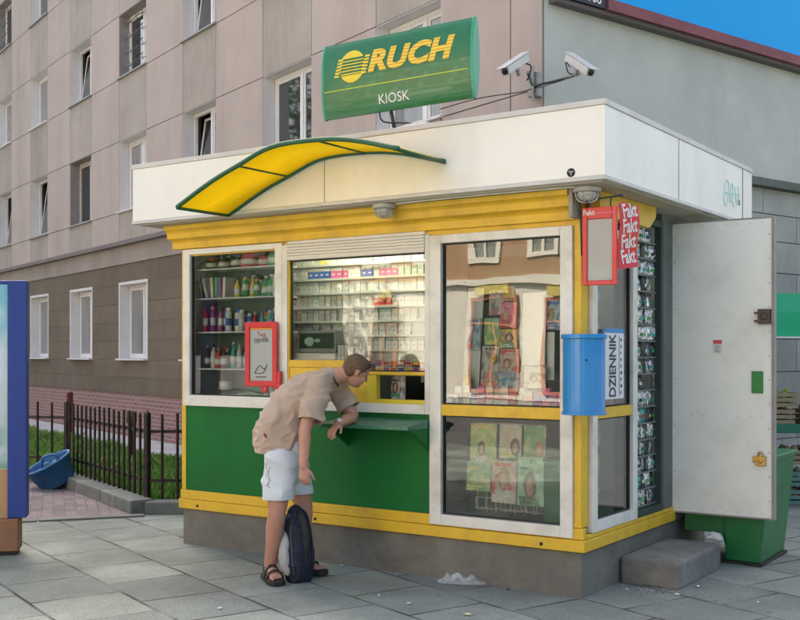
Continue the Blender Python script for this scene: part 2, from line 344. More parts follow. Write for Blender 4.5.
# rusty stub pipes by the facade
M_rust = mat('rusty_paint', (.16, .035, .03), .8, var=.4, vscale=14, bump=.002)
c = D(70, 430, 20.6); mb = MB(); mb.lathe((c.x, c.y, 0), [(.06, 0), (.06, .82), (.065, .83), (.03, .86)], 12)
top(obj('bollard', mb, M_rust, label='slim rust red post on the lawn behind the fence', cat='post'))
c = D(131.5, 430, 15.5); mb = MB(); mb.lathe((c.x, c.y, 0), [(.05, 0), (.05, .6), (.075, .6), (.075, .75), (.02, .77)], 10)
top(obj('pipe_stub', mb, mat('brown_pipe', (.12, .06, .04), .8, var=.3, vscale=10), label='short brown capped pipe standing in the grass', cat='pipe'))
# blue tub tipped on the red pavement
tub = empty('plastic_tub', (0, 0, 0), 'blue plastic tub full of rubbish tipped against the fence', 'tub'); tub['local'] = 1
M_blue = mat('blue_plastic', (.025, .14, .34), .45, var=.15, vscale=8, dirt=(.12, .14, .15), dirt_amt=.35, dscale=7)
mb = MB(); mb.lathe((0, 0, 0), [(.19, 0), (.205, .02), (.275, .27), (.29, .275), (.29, .3), (.265, .3), (.262, .27), (.2, .05), (.01, .04)], 32); obj('bowl', mb, M_blue, tub)
mb = MB(); mb.loft([(.2, -.03, .24), (.24, -.03, .36), (.1, -.1, .38), (.0, -.12, .24)], [.018]*4, n=8, sub=5); obj('handle', mb, M_blue, tub)
mb = MB()
for i in range(16):
    a = random.uniform(0, 6.28); r_ = random.uniform(0, .2); mb.ell((r_*math.cos(a), r_*math.sin(a), .2+random.uniform(0, .06)), random.uniform(.025, .06), random.uniform(.02, .05), random.uniform(.015, .05), Matrix.Rotation(random.random()*3, 3, 'X'), 8, 5, random.choice((0, 1, 2)))
obj('rubbish', mb, [M_blue, mat('dull_paper', (.08, .2, .35), .8), mat('blue_light', (.1, .28, .5), .6)], tub, label='loose scraps of blue and white rubbish')
c = PZ(54, 488); tub.location = (c.x+.03, c.y+.05, .05); tub.rotation_euler = (0, 0, 0)
tub.rotation_euler = (Matrix.Rotation(R(-25), 3, AX) @ Matrix.Rotation(R(13), 3, RX)).to_euler()

# ================================================================ APARTMENT BUILDING
ap = empty('apartment_building', (-14.255, 8.231, 0), 'tall pinkish grey panel apartment block with dark rendered ground floor and brick base', 'building', rz=FA); ap['local'] = 1
M_pan = mat('pink_render', (.485, .415, .37), .85, var=.09, vscale=1.2, bump=.003, bscale=50, island=.035, dirt=(.27, .23, .2), dirt_amt=.42, dscale=.9, streak=.22)
M_spn = mat('grey_spandrel', (.41, .37, .32), .85, var=.12, vscale=1.5, bump=.003, bscale=50, island=.05, dirt=(.22, .195, .17), dirt_amt=.5, dscale=1.2, streak=.2)
M_core = mat('panel_joint', (.13, .115, .11), .9)
M_dark = mat('dark_render', (.165, .132, .09), .9, var=.16, vscale=1.4, bump=.008, bscale=70, island=.1, dirt=(.25, .21, .17), dirt_amt=.35, dscale=1.3, streak=.4)
M_djoint = mat('render_joint', (.26, .235, .2), .9)
M_band = mat('band_render', (.36, .31, .265), .88, var=.14, vscale=1.2, bump=.003, dirt=(.18, .15, .14), dirt_amt=.5, dscale=.7, streak=.3)
wins = [(-23.5, -22.1), (-20.45, -19.1), (-17.4, -16.05), (-14.35, -12.95), (-11.3, -9.9), (-8.2, -6.87), (-5.2, -3.85), (-2.2, -.84), (.8, 2.2), (3.88, 5.2), (6.85, 8.3), (9.93, 11.3)]
XR = 13.03; rows = [(3.78, 4.35, 0), (4.35, 5.75, 1), (5.75, 6.97, 0), (6.97, 8.22, 1), (8.22, 9.47, 0), (9.47, 10.75, 1), (10.75, 12.0, 0), (12.0, 13.3, 1), (13.3, 15.6, 0)]
edges = [-26.5]
for a, b_ in wins: edges += [a, b_]
edges.append(XR)
core = MB(); pan = MB()
for z0, z1, isw in rows:
    for i in range(len(edges)-1):
        a, b_ = edges[i], edges[i+1]; wcol = i % 2 == 1
        if isw and wcol: continue
        core.box(a, b_ if i < len(edges)-2 else b_-.025, .014, .34, z0, z1)
        g = .007; pan.box(a+g, b_-g if i < len(edges)-2 else b_+.0, 0, .013, z0+g, z1-g, 1 if wcol else 0)
obj('wall_core', core, M_core, ap); obj('wall_panels', pan, [M_pan, M_spn], ap, label='pinkish grey facade panels with greyer spandrels under the windows')
# ground floor
gf = MB(); gj = MB()
gwins = [w_ for w_ in wins if w_[1] < 9]
ge = [-26.5]
for a, b_ in gwins: ge += [a, b_]
ge.append(XR)
zr = [.8, 1.13, 1.47, 1.84, 2.2, 2.56, 2.93, 3.33]
for k in range(len(zr)-1):
    z0, z1 = zr[k], zr[k+1]
    for i in range(len(ge)-1):
        if i % 2 == 1 and 1.4 < z0 < 2.9: continue
        gj.box(ge[i], ge[i+1] if i < len(ge)-2 else ge[i+1]-.025, .03, .34, z0, z1)
        gf.box(ge[i]+(.0 if i else 0), ge[i+1], .018, .029, z0+.006, z1-.006)
obj('lower_wall_core', gj, M_djoint, ap); obj('lower_wall', gf, M_dark, ap, label='dark brown grey rendered ground floor wall')
mb = MB(); mb.box(-26.5, XR+.02, -.005, .33, 3.332, 3.68); obj('wall_band', mb, M_band, ap)
mb = MB(); mb.box(-26.5, XR+.12, -.12, .33, 3.682, 3.74); mb.box(-26.5, XR+.08, -.07, .33, 3.742, 3.778); obj('cornice', mb, mat('cornice_stone', (.2, .17, .165), .85, var=.2, vscale=3), ap, bevel=.004)
def brick_mat():
    m = mat('base_brick', (.3, .15, .13), .85, var=.2, vscale=4); nt = m.node_tree; N = nt.nodes.new; L = nt.links.new; b, o = lastcol(m)
    tc = N('ShaderNodeTexCoord'); sx = N('ShaderNodeSeparateXYZ'); cx = N('ShaderNodeCombineXYZ'); L(tc.outputs['Object'], sx.inputs[0]); L(sx.outputs[0], cx.inputs[0]); L(sx.outputs[2], cx.inputs[1])
    br = N('ShaderNodeTexBrick'); br.inputs['Scale'].default_value = 1; br.inputs['Brick Width'].default_value = .25; br.inputs['Row Height'].default_value = .075; br.inputs['Mortar Size'].default_value = .009
    br.inputs['Color1'].default_value = (.33, .155, .135, 1); br.inputs['Color2'].default_value = (.24, .125, .115, 1); br.inputs['Mortar'].default_value = (.36, .33, .3, 1)
    L(cx.outputs[0], br.inputs['Vector']); L(br.outputs['Color'], b.inputs['Base Color']); bp = N('ShaderNodeBump'); bp.invert = True; bp.inputs['Distance'].default_value = .008; L(br.outputs['Fac'], bp.inputs['Height']); L(bp.outputs[0], b.inputs['Normal']); return m
mb = MB(); mb.box(-26.5, XR+.03, -.03, .33, 0, .798); obj('brick_base', mb, brick_mat(), ap, label='reddish brick base course')
# end wall (turns the corner by about 87 degrees)
EW = R(3.1)
def endM(x, y, z): # along-wall s, outward
    pass
ME = Matrix.Translation((XR, 0, 0)) @ Matrix.Rotation(R(90)+EW, 4, 'Z')   # local x = along wall, local -y = outward
M_end = mat('blue_grey_render', (.53, .545, .49), .88, var=.12, vscale=.9, bump=.004, bscale=30, dirt=(.37, .385, .35), dirt_amt=.6, dscale=.55)
M_endlow = mat('grey_panel', (.37, .375, .335), .88, var=.16, vscale=1.3, bump=.004, bscale=50, island=.12, dirt=(.19, .2, .19), dirt_amt=.5, dscale=.9)
mb = MB(); mb.box(.036, 34, .0, .33, 3.782, 15.6, M=ME); obj('end_wall', mb, M_end, ap, label='smooth blue grey rendered end wall')
mb = MB(); mb.box(.0, 34, -.11, .33, 3.682, 3.78, M=ME); obj('cornice', mb, mat('end_cornice', (.13, .14, .12), .85, var=.3, vscale=3), ap)
mb = MB(); mc = MB()
zz = [0, .5, .92, 1.36, 1.78, 2.2, 2.62, 3.02, 3.36, 3.68]
for k in range(len(zz)-1):
    x0 = .036; i = 0
    while x0 < 34:
        x1 = x0+(1.55 if i or k % 2 else .8); mb.box(x0+.006, x1-.006, .0, .02, zz[k]+.006, zz[k+1]-.006, M=ME); x0 = x1; i += 1
mc.box(.05, 34.5, .021, .33, 0, 3.68, M=ME)
obj('end_wall_panels', mb, M_endlow, ap, label='grey panelled lower end wall'); obj('end_wall_core', mc, M_core, ap)
mb = MB(); mb.box(-26.5, XR+.1, -.25, 20, 15.62, 15.85); obj('roof', mb, M_core, ap)
mb = MB(); mb.box(-26.5, -26.1, .35, 18, 0, 15.6); mb.box(-26.0, XR, 16, 16.4, 0, 15.6); obj('back_wall', mb, M_pan, ap)
# windows
M_pvc = mat('white_window_frame', (.78, .78, .77), .35, var=.04, vscale=5); M_wood = mat('old_wood_frame', (.55, .5, .44), .6, var=.15, vscale=10)
M_pane = mat('window_glass', (.035, .04, .04), .03, spec=.9, coat=.6); M_palep = mat('curtained_glass', (.27, .28, .26), .05, spec=.9, coat=.5, dirt=(.12, .13, .12), dirt_amt=.9, dscale=16, streak=.04)  # dark streaks paint the fold shade of curtains into the pane colour
M_reveal = mat('white_reveal', (.72, .71, .70), .8, var=.06, vscale=4); M_revg = mat('grey_reveal', (.3, .28, .27), .85, var=.15, vscale=5)
M_sill = mat('zinc_sill', (.25, .27, .27), .5, var=.2, vscale=9); M_wsill = mat('white_sill', (.7, .69, .68), .7, var=.08, vscale=6)
ROWN = {1.47: 'ground', 4.35: 'first upper', 6.97: 'second upper', 9.47: 'third upper', 12.0: 'fourth upper'}
def window(a, b_, z0, z1, style, col_i):
    fm = M_wood if style == 'old' else M_pvc
    lb = {'old': 'window with an old worn frame', 'tilt': 'white window with a tilted sash', 'plain': 'white two-sash window', 'pale': 'white window with pale curtains', 'bars': 'window with wire bird guard'}[style]
    y0 = .2; fw = .055
    f = MB(); f.box(a+.01, a+.01+fw, y0, y0+.06, z0+.02, z1-.01); f.box(b_-.01-fw, b_-.01, y0, y0+.06, z0+.02, z1-.01)
    f.box(a+.01+fw, b_-.01-fw, y0, y0+.06, z1-.01-fw, z1-.01); f.box(a+.01+fw, b_-.01-fw, y0, y0+.06, z0+.02, z0+.02+fw)
    mx = a+(b_-a)*.58; f.box(mx-.035, mx+.035, y0-.012, y0+.055, z0+.02+fw, z1-.01-fw)
    root = obj('window', f, fm, ap, label=lb, bevel=.004)
    g = MB(); pl, pr = a+.012+fw, b_-.012-fw
    zb, zt = z0+.02+fw, z1-.012-fw
    def sash(x0, x1, tilt):
        if style == 'tilt' and x0 < mx-.1: return
        s_ = MB(); gg = MB(); t_ = .042
        def tv(M_): return M_
        M_ = Matrix.Translation((0, y0+.03, zb)) @ Matrix.Rotation(R(-tilt) if tilt else 0, 4, 'X')
        h_ = zt-zb
        s_.box(x0, x0+t_, -.035 if tilt else -.02, .0, 0, h_, M=M_); s_.box(x1-t_, x1, -.035 if tilt else -.02, .0, 0, h_, M=M_); s_.box(x0+t_, x1-t_, -.02, .0, 0, t_, M=M_); s_.box(x0+t_, x1-t_, -.02, 0, h_-t_, h_, M=M_)
        gg.box(x0+t_, x1-t_, -.008, -.002, t_, h_-t_, M=M_)
        so_ = obj('sash', s_, fm, root); obj('pane', gg, M_palep if style == 'pale' else M_pane, root)
    sash(pl, mx-.036, 0); sash(mx+.036, pr, 0)
    if style == 'tilt':
        t2 = MB(); M2 = Matrix.Translation((0, y0+.03, zb)) @ Matrix.Rotation(R(-8), 4, 'X'); h_ = zt-zb; x0, x1 = pl+.02, mx-.05
        t2.box(x0, x0+.045, -.03, 0, 0, h_, M=M2); t2.box(x1-.045, x1, -.03, 0, 0, h_, M=M2); t2.box(x0+.045, x1-.045, -.03, 0, h_-.045, h_, M=M2); t2.box(x0+.045, x1-.045, -.03, 0, 0, .045, M=M2); obj('tilted_sash', t2, fm, root)
        lp = MB(); lp.box(a+.02, b_-.02, y0+.32, y0+.33, z0+.02, z1); obj('room', lp, M_core, root)
        lp = MB(); lp.box(x0+.046, x1-.046, -.02, -.014, .046, h_-.046, M=M2); obj('pane', lp, M_pane, root)
    if style == 'bars':
        t2 = MB()
        for q in range(4):
            zq = zb+.15+q*.28; t2.tube([(pl, .12, zq), (mx, .08, zq+random.uniform(-.05, .05)), (pr, .12, zq-.03)], .008, 6)
            for e in range(5): t2.tube([(pl+(pr-pl)*e/4, .1, zq-.04), (pl+(pr-pl)*e/4+.02, .06, zq+.06)], .006, 5)
        obj('bird_guard', t2, M_core, root)
    rv = MB(); y1 = y0-.002; th = .008; yf = .006 if z0 > 3 else .012
    rm = M_revg if style in ('old', 'bars') else M_reveal
    rv.box(a, a+th, yf, y1, z0+.02, z1); rv.box(b_-th, b_, yf, y1, z0+.02, z1); rv.box(a+th, b_-th, yf, y1, z1-th, z1)
    if z0 < 2: rv.box(a-.05, a-.001, .008, .0175, z0+.0, z1+.05); rv.box(b_+.001, b_+.05, .008, .0175, z0, z1+.05); rv.box(a, b_, .008, .0175, z1+.001, z1+.05)
    obj('reveal', rv, rm, root)
    sl = MB(); sl.box(a-.04, b_+.04, -.07 if z0 < 3 else -.05, y0, z0-.012, z0+.018); obj('sill', sl, M_wsill if z0 < 3 else (M_sill if style != 'pale' else M_wsill), root, bevel=.004)
styles = {(9, 0): 'plain', (10, 0): 'plain', (11, 0): 'pale', (8, 0): 'pale', (7, 0): 'old', (6, 0): 'tilt', (5, 0): 'tilt', (9, 1): 'tilt', (8, 1): 'bars', (7, 1): 'tilt', (6, 1): 'pale', (5, 1): 'pale', (6, 2): 'plain', (5, 2): 'bars', (10, 1): 'pale', (11, 1): 'plain'}
styles[(9, 0)] = 'tilt'
for i, (a, b_) in enumerate(wins):
    if i < 3: vis = False
    for r_, (z0, z1) in enumerate(((4.35, 5.75), (6.97, 8.22), (9.47, 10.75), (12.0, 13.3))):
        window(a, b_, z0, z1, styles.get((i, r_), random.choice(('plain', 'pale', 'tilt'))), i)
    if (a, b_) in gwins: window(a, b_, 1.47, 2.93, 'pale' if i != 8 else 'pale', i)
# downpipe-like corner strip
mb = MB(); mb.box(XR-.5, XR-.485, -.0015, .001, 3.79, 15.5); obj('joint_line', mb, M_core, ap)
# ---- billboard on the end wall
MW = ap_M = Matrix.Translation((-14.255, 8.231, 0)) @ Matrix.Rotation(FA, 4, 'Z') @ ME
bb = empty('billboard', MW @ Vector((6, -.1, 5.27)), 'large plain bright blue billboard with dark red lower frame high on the grey end wall', 'billboard')
mb = MB(); mb.box(.86, 14, -.13, -.03, 5.40, 9.5, M=MW)
m = mat('blue_billboard', (.001, .37, .84), .5, spec=.2, var=.05, vscale=.3); obj('panel', mb, m, bb)
mb = MB(); mb.box(.84, 14.1, -.17, -.02, 5.28, 5.398, M=MW); obj('frame', mb, mat('dark_red_paint', (.21, .055, .07), .6, var=.25, vscale=3), bb, label='dark red lower frame')
mb = MB(); mb.box(.1, 14.1, -.12, -.0, 5.235, 5.278, M=MW); obj('bracket', mb, M_core, bb)  # dark strip put in for the shadow below the red frame
mb = MB(); mb.box(.1, .83, -.15, -.03, 5.285, 5.44, M=MW); pl = obj('number_plate', mb, mat('black_plate', (.02, .02, .025), .5), bb, label='small dark plate with white number')
me = text_mesh('60908', .15, bold=.002); place_text(me, MW @ frame_M((.56, -.153, 5.365), (1, 0, 0), (0, 0, 1))); me.materials.append(mat('white_letters', (.75, .75, .75), .5)); obj('number', me, None, pl)
# ================================================================ KIOSK
ki = empty('kiosk', (-1.8, 1.2, 0), 'green, yellow and white newspaper kiosk with big glass windows on a concrete plinth', 'kiosk')
YEL = (.76, .49, .03)
M_yel = mat('yellow_paint', YEL, .42, var=.09, vscale=3, dirt=(.38, .22, .05), dirt_amt=.55, dscale=3.2, bump=.0006, bscale=40)
M_wht = mat('white_frame_paint', (.76, .76, .68), .4, var=.05, vscale=4, dirt=(.40, .38, .30), dirt_amt=.6, dscale=3.5)
M_grn = mat('green_panel', (.004, .15, .028), .45, spec=.25, var=.08, vscale=1.5, dirt=(.02, .085, .03), dirt_amt=.6, dscale=2.2, bump=.0022, bscale=2.5)
M_cream = mat('cream_metal', (.84, .84, .77), .4, var=.04, vscale=1.2, dirt=(.62, .59, .49), dirt_amt=.45, dscale=1.1, streak=.35, bump=.0012, bscale=3)
M_plinth = mat('plinth_concrete', (.18, .178, .15), .88, var=.25, vscale=2.5, bump=.006, bscale=35, dirt=(.09, .085, .07), dirt_amt=.75, dscale=1.6)
M_inw = mat('interior_wall', (.62, .63, .58), .8, var=.05); M_flr = mat('interior_floor', (.2, .19, .17), .7, var=.2)
M_dgr = mat('dark_green_metal', (.03, .055, .045), .5, var=.3, vscale=6)
M_gasket = mat('rubber_gasket', (.02, .02, .02), .6)
M_alu = mat('aluminium', (.5, .5, .5), .35, metal=.8, var=.1)
G_ = glass_mat('kiosk_glass', boost=2.3)
KX0, KY1 = -3.65, 2.45
mb = MB(); mb.box(KX0, 0, 0, KY1, -.03, .294)
pln = obj('plinth', mb, M_plinth, ki, bevel=.012)
mb = MB(); mb.box(KX0+.06, -.06, .06, KY1-.06, .296, .36); obj('floor', mb, M_flr, ki)
mb = MB()
mb.box(KX0-.02, .03, -.03, .03, .297, .375); mb.box(KX0-.01, .018, -.018, .03, .377, .452)
mb.box(-.03, .03, .032, 1.66, .297, .375); mb.box(-.03, .018, .032, 1.66, .377, .452) if False else mb.box(-.03, .024, .032, 1.66, .377, .405)
mb.box(KX0-.02, KX0+.03, .032, KY1, .297, .452)
obj('yellow_sill', mb, M_yel, ki, bevel=.005)
mb = MB()
for x in (-.28, -2.2, -3.45): mb = MB(); mb.lathe((x, -.033, .33), [(.012, -.002), (.012, .002)], 10, M=Matrix.Rotation(R(90), 3, 'X')); obj('rust_hole', mb, M_gasket, ki)
# yellow posts
mb = MB(); mb.box(-.052, .0, -.012, .10, .454, 2.66); obj('corner_post', mb, M_yel, ki, bevel=.004)
mb = MB(); mb.box(KX0, KX0+.045, -.012, .08, .454, 2.46); mb.box(-1.178, -1.158, -.008, .03, .454, 1.118); obj('yellow_post', mb, M_yel, ki, bevel=.003)
# green front panel
mb = MB(); mb.box(KX0+.047, -1.18, -.004, .03, .454, 1.158); obj('front_panel', mb, M_grn, ki)
def rect_frame(x0, x1, z0, z1, l, r, b_, t_, y0, y1, M=None, mb=None):
    mb = mb or MB()
    mb.box(x0, x0+l, y0, y1, z0, z1, M=M); mb.box(x1-r, x1, y0, y1, z0, z1, M=M)
    mb.box(x0+l, x1-r, y0, y1, z0, z0+b_, M=M); mb.box(x0+l, x1-r, y0, y1, z1-t_, z1, M=M); return mb
def pane(x0, x1, z0, z1, y, parent, M=None, name='pane', m=None):
    mb = MB(); vs = [Vector((x0, y, z0)), Vector((x1, y, z0)), Vector((x1, y, z1)), Vector((x0, y, z1))]
    if M is not None: vs = [M @ v for v in vs]
    mb.add(vs, [(0, 1, 2, 3)]); return obj(name, mb, m or G_, parent)
def gasket(x0, x1, z0, z1, parent, M=None, y0=-.004, y1=.02):
    obj('gasket', rect_frame(x0, x1, z0, z1, .009, .009, .009, .009, y0, y1, M=M), M_gasket, parent)
# display window left
w1 = obj('display_window', rect_frame(-3.62, -2.535, 1.16, 2.465, .077, .075, .09, .045, -.03, .03), M_wht, ki, bevel=.004)
gasket(-3.543, -2.61, 1.25, 2.42, w1); pane(-3.534, -2.619, 1.259, 2.411, .008, w1)
# serving window
w2 = obj('serving_window', rect_frame(-2.533, -1.165, 1.16, 2.445, .05, .04, .07, .0, -.03, .03), M_wht, ki, bevel=.004)
mb = MB()
for k in range(5): mb.box(-2.482, -1.206, -.036+.003*(k % 2), .03, 2.335+k*.022, 2.335+(k+1)*.022-.003)
mb.box(-2.482, -1.206, -.028, .03, 2.446, 2.47); mb.box(-2.482, -1.206, -.04, .03, 2.322, 2.334)
obj('roller_shutter', mb, mat('shutter_slats', (.72, .7, .62), .5, var=.05, vscale=3), ki)
x0, x1 = -2.482, -1.206
mb = MB(); mb.box(x0+.013, -1.722, -.02, .03, 1.491, 1.545); mb.box(-1.72, x1, -.03, .03, 1.441, 1.463); mb.box(x0, x0+.012, -.018, .03, 1.231, 2.32); mb.box(x0+.013, -1.722, -.012, .03, 1.231, 1.489)
obj('yellow_crossbar', mb, M_yel, w2, bevel=.002)
hx0, hx1 = -1.72, -1.206
hatch = obj('hatch', rect_frame(hx0, hx1, 1.231, 1.44, .085, .004, .03, .004, -.022, .03), mat('bright_yellow_paint', (.70, .55, .04), .4, var=.06), w2, label='yellow framed open serving hatch', bevel=.002)
gasket(x0+.013, x1, 1.464, 2.32, w2, y0=.0, y1=.02); pane(x0+.022, x1-.009, 1.473, 2.311, .008, w2)
mb = MB(); mb.box(hx0+.0, x1, .035, .30, 1.45, 1.462); obj('inner_shelf', mb, M_wht, w2)
mb = MB(); mb.box(hx0-.2, x1+.1, .07, .55, 1.19, 1.22); obj('inner_desk', mb, mat('wood_desk', (.3, .2, .1), .5), ki)
# tall display windows to the right
w3 = obj('display_window', rect_frame(-1.163, -.054, .385, 2.435, .094, .089, .075, .06, -.034, .03), M_wht, ki, label='tall white framed display window by the corner', bevel=.004)
mb = MB(); mb.box(-1.068, -.144, -.026, .03, 1.158, 1.237); obj('yellow_crossbar', mb, M_yel, w3, bevel=.003)
gasket(-1.068, -.144, 1.238, 2.374, w3); pane(-1.059, -.153, 1.247, 2.365, .008, w3)
gasket(-1.068, -.144, .461, 1.157, w3); pane(-1.059, -.153, .47, 1.148, .008, w3)
# side window (frame in a rotated system: local x = world y, local -y = world +x)
MS = Matrix(((0, -1, 0, 0), (1, 0, 0, 0), (0, 0, 1, 0), (0, 0, 0, 1)))
w4 = obj('side_window', rect_frame(.112, .885, .408, 2.45, .075, .085, .075, .06, -.03, .03, M=MS), M_wht, ki, bevel=.004)
mb = MB(); mb.box(.188, .799, -.022, .03, 1.158, 1.232, M=MS); obj('yellow_crossbar', mb, M_yel, w4, bevel=.003)
gasket(.188, .799, 1.233, 2.388, w4, M=MS); pane(.197, .79, 1.242, 2.379, .008, w4, M=MS)
gasket(.188, .799, .484, 1.157, w4, M=MS); pane(.197, .79, .493, 1.148, .008, w4, M=MS)
# narrow glazed rack beside the door
w5 = obj('rack_window', rect_frame(.888, 1.42, .408, 2.6, .02, .05, .05, .05, -.02, .03, M=MS), M_dgr, ki, label='narrow dark green framed display beside the door')
# door opening and dark jamb
mb = MB(); mb.box(1.421, 1.64, -.01, .05, .408, 2.6, M=MS); mb.box(1.421, 2.44, -.008, .05, 2.602, 2.66, M=MS); mb.box(2.38, 2.448, -.008, .05, .297, 2.6, M=MS); obj('door_jamb', mb, mat('grey_green_jamb', (.14, .16, .14), .6, var=.25, vscale=4), ki)
mb = MB(); mb.box(1.66, 2.38, -.02, .05, .297, .36, M=MS); obj('threshold', mb, M_plinth, ki)
# walls
mb = MB(); mb.box(KX0+.05, -.05, KY1-.05, KY1, .362, 2.66); mb.box(KX0, KX0+.045, .082, KY1, .454, 2.66); obj('rear_wall', mb, M_grn, ki)
mb = MB(); mb.box(KX0+.05, -.055, .06, KY1-.05, 2.6, 2.63); obj('ceiling', mb, M_inw, ki)
mb = MB(); mb.box(KX0+.046, -.06, 2.36, 2.395, .362, 2.6); mb.box(KX0+.046, KX0+.06, .07, 2.36, .362, 2.6)
obj('inner_wall', mb, M_inw, ki)
mb = MB(); mb.box(-1.155, -1.135, .06, .45, 1.2, 2.6); obj('partition', mb, M_inw, ki)
mb = MB(); mb.box(KX0+.061, -1.16, .05, .07, .362, 1.16); obj('inner_front_wall', mb, M_inw, ki)
# fascia: moulded yellow band (profile y,z) extruded along x
prof = [(.03, 2.472), (-.035, 2.472), (-.035, 2.525), (-.05, 2.54), (-.095, 2.555), (-.1, 2.60), (-.115, 2.615), (-.14, 2.625), (-.14, 2.66), (.03, 2.66)]
mb = MB(); mb.prism([(-3.74, y, z) for y, z in prof], (0, 0, 0), (3.70, 0, 0))
obj('fascia', mb, M_yel, ki, bevel=.003)
mb = MB(); mb.box(KX0+.02, -.053, -.0065, .022, 2.41, 2.4715); obj('header_strip', mb, M_yel, ki)
mb = MB(); mb.box(-.035, -.008, -.13, -.0, 2.475, 2.66); obj('fascia_end', mb, mat('grey_cap', (.33, .31, .25), .6), ki)
mb = MB(); mb.prism([(0.105, .05, 2.66), (.105, 1.05, 2.66), (.105, 1.05, 2.585), (.105, .93, 2.50), (.105, .05, 2.50)], (0, 0, 0), (-.085, 0, 0)); obj('side_fascia', mb, M_yel, ki, bevel=.004)
# roof canopy
mb = MB(); rx0, rx1, ry0, ry1 = -3.93, .29, -.3, 2.79
mb.box(rx0, rx1, ry0, ry0+.03, 2.70, 3.13); mb.box(rx0, rx0+.03, ry0+.031, ry1, 2.70, 3.13); mb.box(rx1-.03, rx1, ry0+.031, ry1, 2.70, 3.13); mb.box(rx0+.031, rx1-.031, ry1-.03, ry1, 2.70, 3.13)
canopy = obj('roof_canopy', mb, M_cream, ki)
mb = MB(); e = .008
rect = [(rx0-e, rx1+e, ry0-e, ry0+.04), (rx0-e, rx0+.04, ry0+.041, ry1), (rx1-.04, rx1+e, ry0+.041, ry1)]
for a in rect:
    mb.box(*a, 3.132, 3.168); mb.box(*a, 2.672, 2.698)
obj('metal_edging', mb, mat('grey_edging', (.58, .58, .55), .45, var=.1, vscale=5), canopy, bevel=.003)
mb = MB(); mb.box(rx0+.04, rx1-.04, ry0+.04, ry1-.03, 2.662, 2.674); obj('soffit', mb, mat('beige_soffit', (.45, .42, .34), .7, var=.12, vscale=3), canopy)
mb = MB(); mb.box(rx0+.04, rx1-.04, ry0+.04, ry1-.03, 3.10, 3.12); obj('roof_deck', mb, M_core, canopy)
mb = MB(); mb.box(.291, .293, 2.52, 2.53, 2.70, 3.13); mb.box(.2905, .2925, 1.0, 1.004, 2.70, 3.13); mb.box(-1.9, -1.896, -.302, -.3005, 2.70, 3.13); obj('panel_seam', mb, M_core, canopy)
# small black round sticker and teal scrawl
mb = MB(); c = PY(571, 172.5, -.302); Mx = Matrix.Rotation(R(90), 3, 'X'); mb.lathe(c, [(.028, -.0005), (.028, .0012)], 20, M=Mx)
st = obj('round_sticker', mb, M_gasket, canopy)
mb = MB(); mb.lathe(c-Vector((0, .0015, 0)), [(.006, 0), (.006, .0006)], 8, M=Mx)
for a in range(3): mb.lathe(c+Vector((.013*math.cos(a*2.1+.5), -.0015, .013*math.sin(a*2.1+.5))), [(.005, 0), (.005, .0006)], 8, M=Mx)
obj('print', mb, mat('sticker_white', (.6, .6, .6), .6), st)
mb = MB(); pts = [[(0, .16), (-.02, .02), (.05, 0), (.08, .15), (.03, .17)], [(.11, .02), (.13, .16), (.17, .14), (.16, .03), (.2, .0)], [(.22, .15), (.25, .03), (.3, .05), (.29, .16)], [(0, .08), (.3, .1)]]
for s_ in pts: mb.tube([(.292, 2.05+a*1.2, 2.79+b_*1.1) for a, b_ in s_], .006, 5, sub=4)
obj('scrawl', mb, mat('teal_scrawl', (.55, .80, .75), .6), canopy, label='faint teal graffiti scrawl')
mb = MB(); mb.lathe((.2925, 2.42, 2.84), [(.025, -.001), (.025, .001)], 16, M=Matrix.Rotation(R(90), 3, 'Y')); obj('round_sticker', mb, M_gasket, canopy)
# thin cable under the canopy
mb = MB(); mb.tube([(-1.42, -.16, 2.655), (-1.2, -.19, 2.66), (-.6, -.2, 2.662), (.05, -.18, 2.66)], .006, 6, sub=3); obj('cable', mb, M_cream, ki)
# swoosh awning
wall_px = [(229.8, 215), (262, 192), (289.6, 176), (322, 159), (366, 152.6), (402, 153.3), (445.5, 161.7)]
arc = [PY(px, py, -.302) for px, py in wall_px]
def catm(P, sub):
    o = []
    for i in range(len(P)-1):
        p0, p1, p2, p3 = P[max(i-1, 0)], P[i], P[i+1], P[min(i+2, len(P)-1)]
        for k in range(sub):
            t = k/sub; o.append(.5*((2*p1)+(p2-p0)*t+(2*p0-5*p1+4*p2-p3)*t*t+(3*p1-p0-3*p2+p3)*t**3))
    return o+[P[-1]]
arc = catm(arc, 5); AW = .56
aw = empty('awning', (-1.8, -.3, 2.7)); aw.parent = ki; aw.location = Vector((-1.8, -.3, 2.7))-Vector(ki.location)
def awobj(name, mb, m, **k):
    o = obj(name, mb, m, None, **k); o.parent = aw; o.location = (1.8, .3, -2.7); return o
mb = MB(); vs = []; n_ = len(arc)
for p in arc:
    vs += [p+Vector((0, -.01, .0)), p+Vector((0, -AW, 0)), p+Vector((0, -AW, .012)), p+Vector((0, -.01, .012))]
fs = []
for i in range(n_-1):
    for k in range(4): fs.append((i*4+k, i*4+(k+1) % 4, (i+1)*4+(k+1) % 4, (i+1)*4+k))
mb.add(vs, fs, 0, True)
def translucent(name, c, amt):
    m = mat(name, c, .4, var=.08, vscale=3); nt = m.node_tree; b = nt.nodes['Principled BSDF']; o = [n for n in nt.nodes if n.type == 'OUTPUT_MATERIAL'][0]
    t = nt.nodes.new('ShaderNodeBsdfTranslucent'); t.inputs[0].default_value = (*c, 1); mi = nt.nodes.new('ShaderNodeMixShader'); mi.inputs[0].default_value = amt
    nt.links.new(b.outputs[0], mi.inputs[1]); nt.links.new(t.outputs[0], mi.inputs[2]); nt.links.new(mi.outputs[0], o.inputs[0]); return m
awobj('awning_sheet', mb, translucent('yellow_polycarbonate', (.86, .68, .03), .75))
